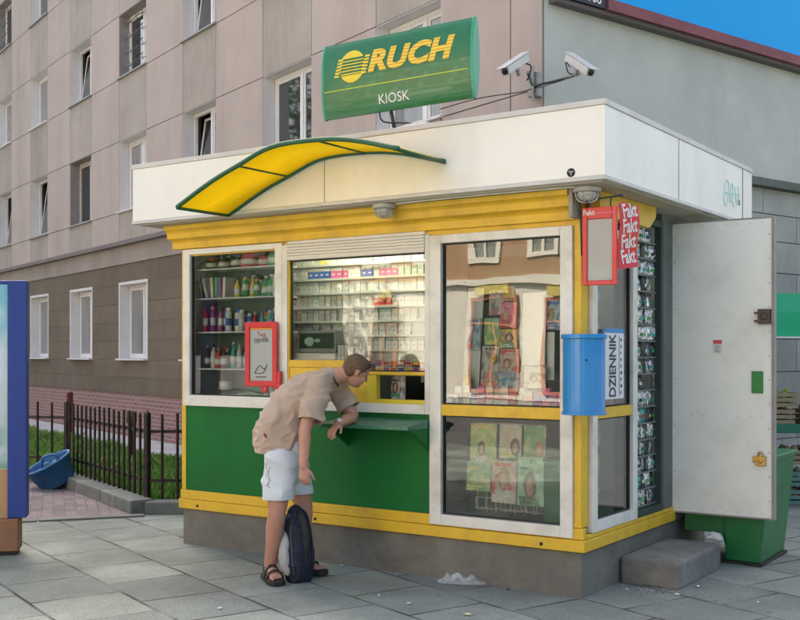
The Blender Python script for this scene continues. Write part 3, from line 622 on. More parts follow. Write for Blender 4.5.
M_gtrim = mat('green_trim', (.015, .10, .04), .4, var=.15, vscale=8)
mb = MB(); mb.tube([p+Vector((0, -.012, 0)) for p in arc], .017, 8); awobj('edge_rail', mb, M_gtrim)
mb = MB(); mb.tube([p+Vector((0, -AW, 0)) for p in arc], .017, 8); awobj('edge_rail', mb, M_gtrim)
for i in (0, 10, 20, n_-1):
    mb = MB(); p = arc[i]; mb.tube([p+Vector((0, -.012, -.006)), p+Vector((0, -AW, -.006))], .013 if i in (0, n_-1) else .007, 8); awobj('cross_rail', mb, M_gtrim)
# counter flap
mb = MB(); cx0, cx1 = -1.93, -1.17
mb.prism([(cx0, -.032, 1.125), (cx0, -.30, 1.085), (cx0, -.30, 1.06), (cx0, -.032, 1.06)], (0, 0, 0), (cx1-cx0, 0, 0))
cnt = obj('counter_shelf', mb, mat('worn_green_laminate', (.035, .17, .10), .35, var=.15, vscale=4, dirt=(.28, .42, .34), dirt_amt=.5, dscale=5), ki, bevel=.004)
mb = MB(); mb.prism([(cx1-.02, -.005, 1.058), (cx1-.02, -.27, 1.058), (cx1-.02, -.005, .9)], (0, 0, 0), (.02, 0, 0)); obj('bracket', mb, M_grn, cnt); mb = MB(); mb.prism([(cx0+.02, -.005, 1.058), (cx0+.02, -.25, 1.058), (cx0+.02, -.005, .9)], (0, 0, 0), (.02, 0, 0)); obj('bracket', mb, M_grn, cnt)
# door
DY = 1.66; M_door = mat('door_white', (.85, .88, .82), .5, var=.05, vscale=1.2, dirt=(.56, .57, .48), dirt_amt=.5, dscale=2.4, bump=.003, bscale=2.5)
mb = MB(); mb.box(.012, .768, DY-.02, DY+.02, .375, 2.6)
for i in range(12):
    for x_ in (.03, .75): mb.ell((x_, DY-.021, .5+i*.18), .005, .0025, .005, None, 8, 5, 1)
for i in range(8):
    for z_ in (.40, 1.12, 2.57): mb.ell((.07+i*.09, DY-.021, z_), .004, .0025, .004, None, 8, 5, 1)
dr = obj('door', mb, [M_door, mat('rivet', (.33, .33, .31), .5, metal=.5)], ki, label='white metal door standing wide open')
mb = MB(); mb.box(.769, .79, DY-.028, DY+.026, .365, 2.605); mb.box(.0, .011, DY-.025, DY+.025, .37, 2.6); mb.box(.012, .768, DY-.024, DY+.024, .363, .374); mb.box(.012, .768, DY-.024, DY+.024, 2.601, 2.61)
obj('door_edge', mb, mat('door_edge_grey', (.27, .26, .25), .5, var=.15, vscale=6), dr)
mb = MB(); mb.box(.675, .766, DY-.06, DY-.021, 1.815, 1.925); mb.box(.645, .673, DY-.045, DY-.021, 1.83, 1.845); mb.box(.645, .673, DY-.045, DY-.021, 1.89, 1.905); mb.lathe((.72, DY-.061, 1.87), [(.028, -.001), (.026, .008), (.012, .009)], 14, M=Matrix.Rotation(R(90), 3, 'X'))
obj('lock', mb, mat('dark_lock', (.06, .05, .05), .4, metal=.5, var=.2, vscale=20), dr, label='dark rim lock near the top of the door', bevel=.003)
mb = MB(); mb.box(.655, .73, DY-.05, DY-.021, .765, .835); mb.box(.63, .654, DY-.035, DY-.021, .79, .83); mb.lathe((.693, DY-.051, .80), [(.018, -.001), (.016, .01), (.006, .011)], 12, M=Matrix.Rotation(R(90), 3, 'X')); mb.tube([(.675, DY-.045, .83), (.68, DY-.045, .86), (.705, DY-.045, .86), (.71, DY-.045, .83)], .007, 6, sub=3)
obj('padlock', mb, mat('brass', (.45, .3, .08), .35, metal=.7, var=.2, vscale=20), dr, label='brass padlock on the lower hasp', bevel=.003)
mb = MB(); mb.box(.622, .708, DY-.030, DY-.021, 1.30, 1.465); obj('green_plate', mb, mat('green_plate_paint', (.015, .22, .05), .4), dr, bevel=.003)
mb = MB(); mb.box(.33, .40, DY-.0225, DY-.0205, 1.60, 1.70); nt_ = obj('notice', mb, mat('notice_paper', (.68, .70, .66), .7), dr)
mb = MB(); mb.box(.332, .398, DY-.0245, DY-.023, 1.67, 1.698, 0)
for k in range(4): mb.box(.345, .345+random.uniform(.02, .045), DY-.0245, DY-.023, 1.65-k*.014, 1.654-k*.014, 1)
obj('print', mb, [mat('red_print', (.6, .08, .1), .6), mat('black_print', (.12, .12, .12), .6)], nt_)
# side steps
mb = MB(); mb.box(.012, .44, .60, 1.50, -.02, .185); stp = obj('doorstep', mb, mat('step_concrete', (.20, .20, .18), .9, var=.3, vscale=4, bump=.012, bscale=18, dirt=(.09, .09, .075), dirt_amt=.7, dscale=3), None, bevel=.03, seg=4, label='rough grey concrete step below the kiosk door', cat='doorstep')

# small switch boxes beside post
mb = MB(); mb.box(.03, .055, .02, .05, 2.12, 2.2); mb.tube([(.04, .03, 2.2), (.04, .035, 2.45), (.07, .0, 2.58)], .006, 6); obj('switch_box', mb, mat('grey_box', (.35, .34, .32), .5), ki)

# ================================================================ ROOF SIGN
# fit to measured corners on plane y = -.12
sg = empty('kiosk_sign', (-1.38, -.05, 3.12), 'green bulging illuminated style sign reading RUCH KIOSK on the kiosk roof', 'sign')
SX0, SX1, SZ0, SZ1 = -2.02, -.755, 3.345, 3.895; SY = -.12
def bulge(z, f=.06):
    t = (z-(SZ0+SZ1)/2)/((SZ1-SZ0)/2); t = max(-1, min(1, t)); return f*math.sqrt(max(0, 1-t*t*.86))-f*.37
M_sg = mat('sign_green', (.002, .145, .04), .28, var=.12, vscale=2.5, coat=.4, dirt=(.03, .24, .12), dirt_amt=.5, dscale=3)
nz = 22; zs = [SZ0+(SZ1-SZ0)*i/nz for i in range(nz+1)]
prof = [(SY-bulge(z), z) for z in zs]+[(SY+.02+bulge(z), z) for z in reversed(zs)]
mb = MB(); mb.prism([(SX0, y, z) for y, z in prof], (0, 0, 0), (SX1-SX0, 0, 0))
obj('sign_body', mb, M_sg, sg)
mb = MB(); c_ = (SY+.01, (SZ0+SZ1)/2)
def sc2(k): return [((y-c_[0])*k+c_[0], (z-c_[1])*k+c_[1]) for y, z in prof]
for xx in (SX1, SX0-.022):
    mb = MB(); mb.prism([(xx, y, z) for y, z in sc2(1.02)], (0, 0, 0), (.022, 0, 0)); obj('end_cap', mb, mat('sign_endcap', (.03, .33, .19), .25, var=.1, vscale=5), sg, bevel=.004)
def sign_graphic(name, me, m, off=.003, **k):
    for v in me.vertices: v.co.y = SY-bulge(v.co.z)-off
    me.materials.clear(); me.materials.append(m); return obj(name, me, None, sg, **k)
def stripe_mat(name, c1, c2, per, thr=.5):
    m = mat(name, c1, .35); nt = m.node_tree; N = nt.nodes.new; L = nt.links.new; b, o = lastcol(m)
    tc = N('ShaderNodeTexCoord'); sx = N('ShaderNodeSeparateXYZ'); L(tc.outputs['Object'], sx.inputs[0]); ma = N('ShaderNodeMath'); ma.operation = 'MULTIPLY'; ma.inputs[1].default_value = 1/per; L(sx.outputs[2], ma.inputs[0])
    fr = N('ShaderNodeMath'); fr.operation = 'FRACT'; L(ma.outputs[0], fr.inputs[0]); gt = N('ShaderNodeMath'); gt.operation = 'GREATER_THAN'; gt.inputs[1].default_value = thr; L(fr.outputs[0], gt.inputs[0])
    mx = N('ShaderNodeMix'); mx.data_type = 'RGBA'; L(gt.outputs[0], mx.inputs['Factor']); mx.inputs[6].default_value = (*c1, 1); mx.inputs[7].default_value = (*c2, 1); L(mx.outputs[2], b.inputs['Base Color']); return m
M_str = stripe_mat('striped_yellow', (.80, .66, .04), (.70, .30, .04), .0235, .62)
cuts = [i*.012-.3 for i in range(50)]
def on_sign(me, x, z):
    me.transform(frame_M((x, 0, z), (1, 0, 0), (0, 0, 1))); return me
me = text_mesh('RUCH', .205, shear=.24, bold=.011, cuts=cuts, align='CENTER', spacing=1.06, xscale=1.2); on_sign(me, -1.265, 3.705); sign_graphic('name_lettering', me, M_str)
me = text_mesh('KIOSK', .095, bold=.0005, cuts=cuts, spacing=1.0); on_sign(me, -1.395, 3.425); sign_graphic('kiosk_lettering', me, mat('white_lettering', (.75, .78, .75), .4))
def flat(polys):
    mb = MB()
    for P in polys: mb.add([(x, 0, z) for x, z in P], [tuple(range(len(P)))])
    me = mb.mesh('g', M_str); bm = bmesh.new(); bm.from_mesh(me)
    for i in range(60): bmesh.ops.bisect_plane(bm, geom=bm.verts[:]+bm.edges[:]+bm.faces[:], plane_co=(0, 0, 3.3+i*.0125), plane_no=(0, 0, 1))
    bm.to_mesh(me); bm.free(); return me
ex, ez, er = -1.755, 3.70, .116
circ = lambda a0, a1: [(ex+er*math.cos(a), ez+er*1.02*math.sin(a)) for a in [a0+(a1-a0)*i/24 for i in range(25)]]
M_emb = mat('emblem_yellow', (.80, .62, .03), .35)
polys = [circ(R(32), R(148)), circ(R(212), R(328))]
hs = [-.052+i*.0236 for i in range(5)]
for i, h in enumerate(hs):
    hw = math.sqrt(max(0, er*er-h*h))*.97
    polys.append([(ex-hw, ez+h-.0042), (ex+hw, ez+h-.0042), (ex+hw, ez+h+.0042), (ex-hw, ez+h+.0042)])
for sx_ in (-1, 1):
    xb = ex+sx_*(er+.006); 
    for i in range(6):
        h = -.058+i*.0236; polys.append([(xb+.016*h/.06-.022, ez+h-.008), (xb+.016*h/.06+.022, ez+h-.008), (xb+.016*h/.06+.022, ez+h+.007), (xb+.016*h/.06-.022, ez+h+.007)])
sign_graphic('emblem', flat(polys), M_emb)
sign_graphic('accent_line', flat([[(SX0+.01, 3.536), (SX1-.02, 3.536), (SX1-.02, 3.543), (SX0+.01, 3.543)]]), mat('lime_line', (.5, .62, .05), .4))
rb = []
for k in range(9):
    x_ = -1.17+k*.035; rb.append([(x_, 3.575), (x_+.02, 3.575), (x_+.02, 3.583), (x_, 3.583)])
sign_graphic('small_print', flat(rb), mat('faint_print', (.09, .32, .12), .5))
for x in (-1.47,):
    mb = MB(); mb.tube([(x, .02, 3.1), (x, -.08, 3.4)], .014, 8); obj('sign_post', mb, M_dgr, sg)
mb = MB(); mb.tube([(-1.55, -.1, 3.36), (-1.5, -.12, 3.27), (-1.3, -.1, 3.24), (-1.15, -.1, 3.19)], .006, 6, sub=3); obj('cable', mb, M_gasket, sg)
mb = MB(); mb.box(-1.25, -1.08, -.2, .0, 3.17, 3.21); obj('floodlight', mb, M_cream, sg, bevel=.006)
# bulkhead lamps under the canopy
def lamp(p, s, label):
    o = empty('bulkhead_lamp', p, label, 'lamp', 'caged lamps under the canopy'); o['local'] = 1
    mb = MB(); mb.lathe((0, 0, 0), [(.085*s, 0), (.09*s, -.008), (.09*s, -.028), (.08*s, -.034), (.0, -.035)][:4], 20); obj('lamp_base', mb, mat('lamp_grey', (.42, .42, .38), .5, var=.1), o)
    mb = MB(); mb.lathe((0, 0, 0), [(.066*s, -.036), (.062*s, -.062), (.042*s, -.082), (.008, -.09)], 18); obj('glass_bowl', mb, mat('frosted_glass', (.55, .57, .53), .15, coat=.5), o)
    mb = MB()
    for k in range(4):
        a = k*math.pi/4; c, s_ = math.cos(a), math.sin(a)
        mb.tube([(.078*s*c, .078*s*s_, -.034), (.073*s*c, .073*s*s_, -.07), (.04*s*c, .04*s*s_, -.094), (0, 0, -.098), (-.04*s*c, -.04*s*s_, -.094), (-.073*s*c, -.073*s*s_, -.07), (-.078*s*c, -.078*s*s_, -.034)], .0035, 6, sub=2)
    mb.tube([(.078*s*math.cos(a*.3927), .078*s*math.sin(a*.3927), -.058) for a in range(17)], .0035, 6)
    obj('wire_cage', mb, M_alu, o); return o
c = PY(384, 203, -.2); lamp(Vector((c.x, -.2, 2.661)), .92, 'small caged round lamp above the serving window')
lamp(Vector((.09, -.12, 2.661)), 1.0, 'caged round lamp at the corner above the red poster frame')
# ================================================================ GOODS IN THE KIOSK
def cm(name, c, rough=.45, **k): return mat(name, c, rough, **k)
COL = {'red': (.55, .03, .03), 'purple': (.30, .04, .25), 'blue': (.03, .12, .45), 'white': (.7, .7, .68), 'green': (.05, .35, .12), 'yellow': (.75, .55, .05), 'orange': (.75, .25, .03), 'brown': (.12, .05, .02), 'black': (.02, .02, .02), 'pink': (.7, .15, .35), 'teal': (.05, .4, .38), 'cream': (.7, .63, .45), 'silver': (.5, .52, .53), 'grey': (.25, .26, .25), 'paleblue': (.38, .45, .55), 'palegreen': (.38, .52, .42)}
def cc(n): return cm('goods_'+n, COL[n], .35)
# shelves of the left display window, read from the photo on a plane 20 cm behind the glass
SHY = .22
shz = [PY(230, 268, SHY-.12).z, PY(230, 297.5, SHY-.12).z, PY(230, 331.5, SHY-.12).z, PY(230, 368.5, SHY-.12).z]
shelf_rack = empty('display_shelves', (-3.1, .3, 1.2), 'white glass-edged shelves holding bottles and cans in the left window', 'shelves')
mb = MB(); mb.box(-3.585, -2.92, .33, .345, 1.17, 2.5); obj('back_panel', mb, mat('shelf_back', (.11, .16, .14), .6, var=.15), shelf_rack)
for z_ in shz:
    mb = MB(); mb.box(-3.57, -2.64, .07, .29, z_-.012, z_); obj('shelf', mb, mat('shelf_white', (.72, .74, .72), .4), shelf_rack, bevel=.002)
mb = MB(); mb.box(-3.58, -2.57, .04, .32, 1.225, 1.24); obj('shelf', mb, M_wht, shelf_rack)
ORD = ['first', 'second', 'third', 'fourth', 'fifth', 'sixth', 'seventh', 'eighth', 'ninth', 'tenth', 'eleventh', 'twelfth', 'thirteenth', 'fourteenth', 'fifteenth', 'sixteenth', 'seventeenth', 'eighteenth', 'nineteenth', 'twentieth', 'twenty-first', 'twenty-second']
def vessel(kind, c1, c2, h, r):
    """returns (body mesh, cap mesh, label mesh)"""
    b = MB(); c = MB(); l = MB()
    if kind == 'can':
        b.lathe((0, 0, 0), [(r*.9, 0), (r, .006), (r, h*.78), (r*.8, h*.83)], 14); c.lathe((0, 0, h*.8), [(r*.75, 0), (r*.78, h*.17), (r*.6, h*.2)], 12); l.lathe((0, 0, h*.25), [(r+.001, 0), (r+.001, h*.3)], 14)
    elif kind == 'bottle':
        b.lathe((0, 0, 0), [(r*.9, 0), (r, .01), (r, h*.55), (r*.8, h*.66), (r*.36, h*.78), (r*.34, h*.92)], 14); c.lathe((0, 0, h*.9), [(r*.4, 0), (r*.4, h*.1)], 10); l.lathe((0, 0, h*.18), [(r+.001, 0), (r+.001, h*.28)], 14)
    elif kind == 'tube':
        b.lathe((0, 0, 0), [(r*.7, 0), (r*.7, h*.1), (r, h*.14), (r*.95, h*.85)], 12); c.lathe((0, 0, h*.84), [(r*.95, 0), (r*.5, h*.16)], 10); l.lathe((0, 0, h*.35), [(r+.001, 0), (r+.001, h*.3)], 12)
    else:
        b.lathe((0, 0, 0), [(r, 0), (r*1.05, h*.1), (r*1.05, h*.7), (r*.9, h*.8)], 14); c.lathe((0, 0, h*.78), [(r*.95, 0), (r*.95, h*.2), (r*.6, h*.22)], 14); l.lathe((0, 0, h*.2), [(r*1.05+.001, 0), (r*1.05+.001, h*.35)], 14)
    return b.mesh('body', cc(c1)), c.mesh('cap', cc(c2)), l.mesh('label', cc('white' if c1 != 'white' else 'blue'))
CACHE = {}
CAT = {'can': 'spray can', 'bottle': 'bottle', 'tube': 'tube', 'jar': 'jar'}
def good(kind, c1, c2, h, r, p, label, group):
    key = (kind, c1, c2, round(h, 2), round(r, 3))
    if key not in CACHE: CACHE[key] = vessel(kind, c1, c2, h, r)
    o = empty(CAT[kind].replace(' ', '_'), p, label, CAT[kind], group); o['local'] = 1
    for nm, me in zip(('body', 'cap', 'wrapper'), CACHE[key]): obj(nm, me, None, o)
def shelf_row(z, x0, x1, items, where, yy=.17, n=None):
    N_ = len(items); 
    for i, (k, c1, c2, h, r) in enumerate(items):
        x = x0+(x1-x0)*(i+.5)/N_
        good(k, c1, c2, h, r, (x, yy+random.uniform(-.03, .03), z+.001), f'{c1} {CAT[k]} with {c2} cap, {ORD[i]} from left, {where}', 'toiletries on the display shelves')
shelf_row(shz[0], -3.56, -2.68, [('jar', 'black', 'red', .10, .055), ('jar', 'brown', 'black', .1, .05), ('jar', 'black', 'black', .12, .05), ('jar', 'red', 'red', .12, .075), ('jar', 'red', 'brown', .11, .06), ('jar', 'green', 'black', .12, .07)], 'top display shelf')
shelf_row(shz[1], -3.22, -2.78, [('bottle', 'yellow', 'green', .16, .025), ('tube', 'green', 'yellow', .17, .028), ('bottle', 'yellow', 'yellow', .17, .025), ('tube', 'green', 'orange', .15, .024), ('bottle', 'green', 'white', .17, .038), ('bottle', 'green', 'white', .18, .04)], 'second display shelf')
shelf_row(shz[2], -3.57, -3.02, [('can', 'red', 'purple', .21, .024), ('can', 'purple', 'pink', .22, .024), ('can', 'purple', 'black', .21, .024), ('can', 'blue', 'purple', .2, .024), ('can', 'white', 'white', .2, .026), ('can', 'white', 'blue', .19, .028), ('can', 'silver', 'white', .18, .028), ('can', 'blue', 'white', .15, .024)], 'third display shelf')
shelf_row(shz[2], -3.00, -2.62, [('bottle', 'red', 'white', .15, .022), ('bottle', 'teal', 'teal', .16, .024), ('can', 'teal', 'silver', .17, .022), ('bottle', 'blue', 'red', .14, .022), ('can', 'red', 'white', .17, .024), ('can', 'pink', 'red', .17, .024)], 'right half of third display shelf')
shelf_row(shz[3], -3.57, -2.66, [('bottle', 'brown', 'silver', .19, .028), ('bottle', 'cream', 'black', .2, .027), ('bottle', 'red', 'silver', .17, .03), ('bottle', 'brown', 'red', .18, .03), ('bottle', 'teal', 'white', .22, .027), ('bottle', 'silver', 'teal', .22, .027), ('bottle', 'teal', 'silver', .2, .03), ('bottle', 'yellow', 'orange', .16, .026), ('bottle', 'cream', 'yellow', .16, .026), ('bottle', 'orange', 'white', .17, .026), ('bottle', 'teal', 'black', .18, .026), ('bottle', 'blue', 'silver', .19, .028)], 'fourth display shelf')
for k_, (z_, wh) in enumerate(zip(shz, ('top display shelf', 'second display shelf', 'third display shelf', 'fourth display shelf'))):
    its = [(random.choice(('bottle', 'can', 'tube', 'jar')), random.choice(('red', 'blue', 'white', 'green', 'teal', 'purple', 'yellow', 'silver', 'orange')), random.choice(('white', 'black', 'red', 'blue', 'silver')), random.uniform(.1, .125) if k_ == 0 else random.uniform(.14, .2), random.uniform(.022, .032)) for _ in range(13)]
    shelf_row(z_, -3.57, -2.68, its, 'rear row of '+wh, yy=.255)
mb = MB(); mb.tube([(-3.0, .1, 2.1), (-3.0, .1, 2.35)], .002, 4) if False else None
# leaning books / cartons
for i, (x, c_, a) in enumerate(((-3.53, 'black', -12), (-3.49, 'silver', -16), (-3.43, 'cream', -4), (-3.38, 'teal', 0), (-3.34, 'purple', 0), (-3.30, 'white', 3))):
    mb = MB(); M_ = Matrix.Translation((x, .17, shz[1]+.003)) @ Matrix.Rotation(R(a), 4, 'Y'); mb.box(0, .025, -.06, .06, 0, .17, M=M_); mb.box(-.001, .004, -.062, -.0605, .0, .17, 1, M=M_)
    top(obj('carton', mb, [cc(c_), cc('white')], None, f'{c_} slim carton leaning, {ORD[i]} from the left end of the second display shelf', 'carton', 'cartons in the left window'))
mb = MB(); M_ = Matrix.Translation((-2.70, .14, shz[1]+.01)); mb.box(-.04, .075, -.04, .04, -.005, .16, M=M_); mb.box(-.03, .065, -.043, -.041, .02, .06, 1, M=M_); top(obj('carton', mb, [cc('white'), cc('silver')], None, 'large white carton at the right end of the second display shelf', 'carton'))
mb = MB(); mb.box(-3.18, -2.80, .26, .29, 1.242, 1.52); top(obj('carton', mb, cm('dull_green_card', (.07, .2, .12), .6), None, 'big dull green card box standing under the lowest display shelf', 'box'))
for i, c_ in enumerate(('teal', 'white', 'blue', 'green')):
    mb = MB(); mb.box(-2.86+i*.065, -2.80+i*.065, .12, .2, 1.242, 1.242+.06+.02*(i % 2)); mb.box(-2.855+i*.065, -2.81+i*.065, .118, .119, 1.25, 1.28, 1); top(obj('carton', mb, [cc(c_), cc('silver')], None, f'small {c_} packet at the bottom of the left window, {ORD[i]} from the left', 'packet', 'small packets in the left window'))
# big bottle behind the glass
good('bottle', 'black', 'black', .26, .055, (-3.4, .25, 1.243), 'dark bottle standing at the bottom left of the left window', 'loose bottles')
# price card inside right of window
# ---- cigarette wall behind the serving window
CW = .36
rack = empty('cigarette_rack', (-2.0, CW, .9), 'pale shelving wall full of cigarette packs behind the serving window', 'rack'); 
mb = MB(); mb.box(-2.9, -1.17, CW+.03, CW+.045, 1.52, 2.5); obj('back_panel', mb, mat('rack_panel', (.7, .7, .64), .6, var=.04), rack)
# spacing from the photo
ctop = PY(360, 263, CW).z; pitch = .1135
rz = [ctop-pitch*k for k in range(7)]
for z_ in rz+[ctop+pitch]:
    mb = MB(); mb.box(-2.9, -1.17, CW-.02, CW+.029, z_-.005, z_); mb.box(-2.9, -1.17, CW-.024, CW-.021, z_-.014, z_+.003); obj('shelf', mb, mat('rack_shelf', (.66, .66, .60), .45), rack)
PK = [('white', 'silver'), ('white', 'paleblue'), ('red', 'white'), ('blue', 'white'), ('palegreen', 'white'), ('white', 'red'), ('cream', 'grey'), ('silver', 'cream'), ('white', 'palegreen'), ('yellow', 'white'), ('white', 'cream'), ('pink', 'white')]
pk = {}
def pack(c1, c2):
    if (c1, c2) not in pk:
        mb = MB(); mb.box(-.026, .026, -.011, .011, 0, .085, 0); mb.box(-.0262, .0262, -.0114, .0114, .062, .0855, 1); mb.box(-.012, .012, -.0122, -.0115, .028, .038, 1); pk[(c1, c2)] = mb.mesh('cigarette_pack', [cc(c1), cc(c2)])
    return pk[(c1, c2)]
xl, xr = -2.86, -1.19
rowcol = [['yellow', 'white'], ['blue', 'pink'], ['white', 'silver'], ['red', 'white'], ['white', 'cream'], ['white', 'green'], ['silver', 'white'], ['white', 'white'], ['white', 'cream']]
rown = ['top', 'second', 'third', 'fourth', 'fifth', 'sixth', 'seventh', 'eighth', 'ninth']
for r_ in range(7):
    z_ = rz[r_]
    x = xl; i = 0; blk = 0
    while x < xr:
        if blk == 0: cur = random.choice(PK[:3] if random.random() < .1 else PK); blk = random.choice((2, 3, 4))
        if random.random() < .68 and r_ not in (1,): cur = random.choice([PK[0], PK[1], PK[8], PK[10], PK[7]])
        if r_ == 0 and -2.5 < x < -2.35: cur = PK[9]
        if r_ == 1 and -2.62 < x < -2.35: cur = PK[3]
        if r_ == 1 and -2.36 < x < -2.28 or r_ == 1 and -1.85 < x < -1.72: cur = PK[11]
        blk -= 1
        if random.random() < .05: x += .0595; i += 1; continue
        o = obj('cigarette_pack', pack(*cur), None, None, f'{cur[0]} cigarette pack, {cur[1]} lid, {ORD[i] if i < 22 else ("number "+str(i+1))} from left in {rown[r_]} row', 'cigarette pack', 'cigarette packs on the back shelves')
        o.location = (x, CW+.012+random.uniform(-.01, .004), z_+.001); o.rotation_euler = (0, random.uniform(-.02, .02), random.uniform(-.15, .15)); i += 1; x += .0595
# fluorescent tube
lt = empty('fluorescent_lamp', (-1.85, .18, 2.53), 'lit white fluorescent tube under the kiosk ceiling', 'lamp')
mb = MB(); mb.box(-2.45, -1.33, .15, .21, 2.565, 2.598); obj('housing', mb, M_wht, lt)
mb = MB(); mb.tube([(-2.42, .18, 2.545), (-1.36, .18, 2.545)], .013, 10); obj('tube', mb, mat('tube_light', (.8, .8, .8), .3, emit=(.93, 1, .86), estr=11), lt)
# small TV / till screen with white base
tv = empty('till_screen', (-2.3, .12, 1.55), 'small dark screen on a white base at the lower left of the serving window', 'screen')
a = PY(298, 331, .1); b_ = PY(336, 357, .1)
mb = MB(); mb.box(a.x, b_.x, .1, .27, 1.60, a.z); obj('case', mb, mat('case_grey', (.25, .27, .25), .5), tv, bevel=.008)
mb = MB(); mb.box(a.x+.02, b_.x-.02, .096, .0995, 1.635, a.z-.02); obj('screen', mb, mat('dark_screen', (.03, .06, .045), .12, coat=.5), tv)
mb = MB()
for q in range(5): mb.ell((a.x+.08+random.uniform(0, .12), .0955, 1.66+random.uniform(.0, .08)), random.uniform(.015, .04), .0005, random.uniform(.015, .03), None, 10, 5)
obj('screen_picture', mb, mat('pale_green_picture', (.3, .5, .38), .4), tv)
mb = MB(); mb.box(a.x-.01, b_.x+.01, .07, .28, 1.546, 1.598); obj('base', mb, cc('white'), tv, bevel=.006)
for i in range(5):
    x = b_.x+.02+i*.030; mb = MB(); mb.box(x, x+.024, .1, .22, 1.546, 1.66-.004*i); mb.box(x+.0245, x+.027, .102, .218, 1.546, 1.655-.004*i, 1); top(obj('carton', mb, [cc('white'), cc('black')], None, f'upright white carton beside the till screen, {ORD[i]} from the left', 'carton', 'upright cartons on the serving shelf'))
# gum and sweets on the shelf over the hatch
for i in range(7):
    x = hx0+.03+i*.066; c1 = ['purple', 'cream', 'orange', 'red', 'white', 'red', 'white'][i]
    for lv in range(2):
        mb = MB(); mb.box(x, x+.060, .05, .13, 1.463+lv*.043, 1.503+lv*.043-.004*(i % 3)); mb.box(x+.006, x+.054, .0485, .0495, 1.470+lv*.043, 1.493+lv*.043, 1)
        c2 = random.choice(['red', 'blue', 'yellow', 'white', 'purple']); top(obj('gum_box', mb, [cc(c1 if lv else 'white'), cc(c2)], None, f'{c1 if lv else "white"} sweets box, {c2} front, {ORD[i]} from left in {"upper" if lv else "lower"} layer over hatch', 'sweets box', 'sweets boxes over the serving hatch'))
mb = MB(); vs = [(-1.42+.075*math.cos(math.pi*k/14), .14, 1.55+.05*math.sin(math.pi*k/14)) for k in range(15)]; mb.prism(vs, (0, 0, 0), (0, .003, 0)); top(obj('round_card', mb, mat('patterned_card', (.38, .45, .38), .6, var=.6, vscale=80), None, 'small half-round patterned card above the sweets', 'card'))
# things seen through the hatch

cv = mat('grey_printed_cover', (.32, .3, .27), .5); 
def cover_mat(name, scale, cols, seed=0):
    m = mat(name, cols[0], .35); nt = m.node_tree; N = nt.nodes.new; L = nt.links.new; b, o = lastcol(m)
    tc = N('ShaderNodeTexCoord'); mp = N('ShaderNodeMapping'); mp.inputs['Scale'].default_value = (scale, scale, scale*1.6); mp.inputs['Location'].default_value = (seed*3.1, seed, seed*7.7); L(tc.outputs['Object'], mp.inputs['Vector'])
    v = N('ShaderNodeTexVoronoi'); v.distance = 'CHEBYCHEV'; L(mp.outputs[0], v.inputs['Vector']); sp = N('ShaderNodeSeparateColor'); L(v.outputs['Color'], sp.inputs[0])
    cr = N('ShaderNodeValToRGB'); cr.color_ramp.interpolation = 'CONSTANT'; L(sp.outputs[0], cr.inputs[0]); el = cr.color_ramp.elements
    while len(el) < len(cols): el.new(.5)
    for i, c in enumerate(cols): el[i].position = i/len(cols); el[i].color = (*c, 1)
    n = N('ShaderNodeTexNoise'); n.inputs['Scale'].default_value = scale*2.5; n.inputs['Detail'].default_value = 3; L(tc.outputs['Object'], n.inputs['Vector'])
    mr = N('ShaderNodeMapRange'); mr.inputs['From Min'].default_value = .35; mr.inputs['From Max'].default_value = .65; mr.inputs['To Min'].default_value = .45; mr.inputs['To Max'].default_value = 1.3; L(n.outputs['Fac'], mr.inputs['Value'])
    s = N('ShaderNodeVectorMath'); s.operation = 'SCALE'; L(cr.outputs[0], s.inputs[0]); L(mr.outputs[0], s.inputs['Scale']); L(s.outputs[0], b.inputs['Base Color']); return m
CV = [cover_mat('cover_greys', 10, [(.25, .25, .22), (.5, .5, .46), (.12, .12, .12), (.42, .3, .25), (.6, .6, .58)], 1),
      cover_mat('cover_greens', 8, [(.12, .3, .12), (.3, .5, .25), (.5, .55, .2), (.08, .2, .15), (.6, .6, .5)], 2),
      cover_mat('cover_pinks', 9, [(.6, .08, .2), (.7, .3, .35), (.75, .65, .6), (.5, .05, .1), (.7, .5, .2)], 3),
      cover_mat('cover_mixed', 8, [(.6, .5, .1), (.15, .3, .45), (.65, .6, .5), (.5, .12, .1), (.2, .35, .18), (.7, .68, .6)], 4),
      cover_mat('cover_blues', 9, [(.1, .25, .4), (.45, .55, .6), (.65, .66, .65), (.2, .3, .3)], 5)]

mb = MB(); mb.box(-1.56, -1.28, .1, .3, 1.222, 1.235); top(obj('coin_tray', mb, cc('silver'), None, 'flat pale tray lying inside the serving hatch', 'tray'))
mb = MB(); mb.box(-1.45, -1.4, .3, .302, 1.38, 1.43, M=Matrix.Rotation(R(0), 4, 'Y')); top(obj('price_card', mb, cc('silver'), None, 'small tilted pale card hanging in the dark hatch', 'card'))
mb = MB(); mb.box(-1.9, -1.0, .56, .6, 1.0, 1.50); top(obj('hatch_dark_sheet', mb, mat('hatch_shade', (.03, .035, .03), .9, var=.3, vscale=9), None, 'added dark sheet standing in for the shade behind the serving hatch', 'dark sheet'))  # dark sheet added in place of the shade inside the hatch
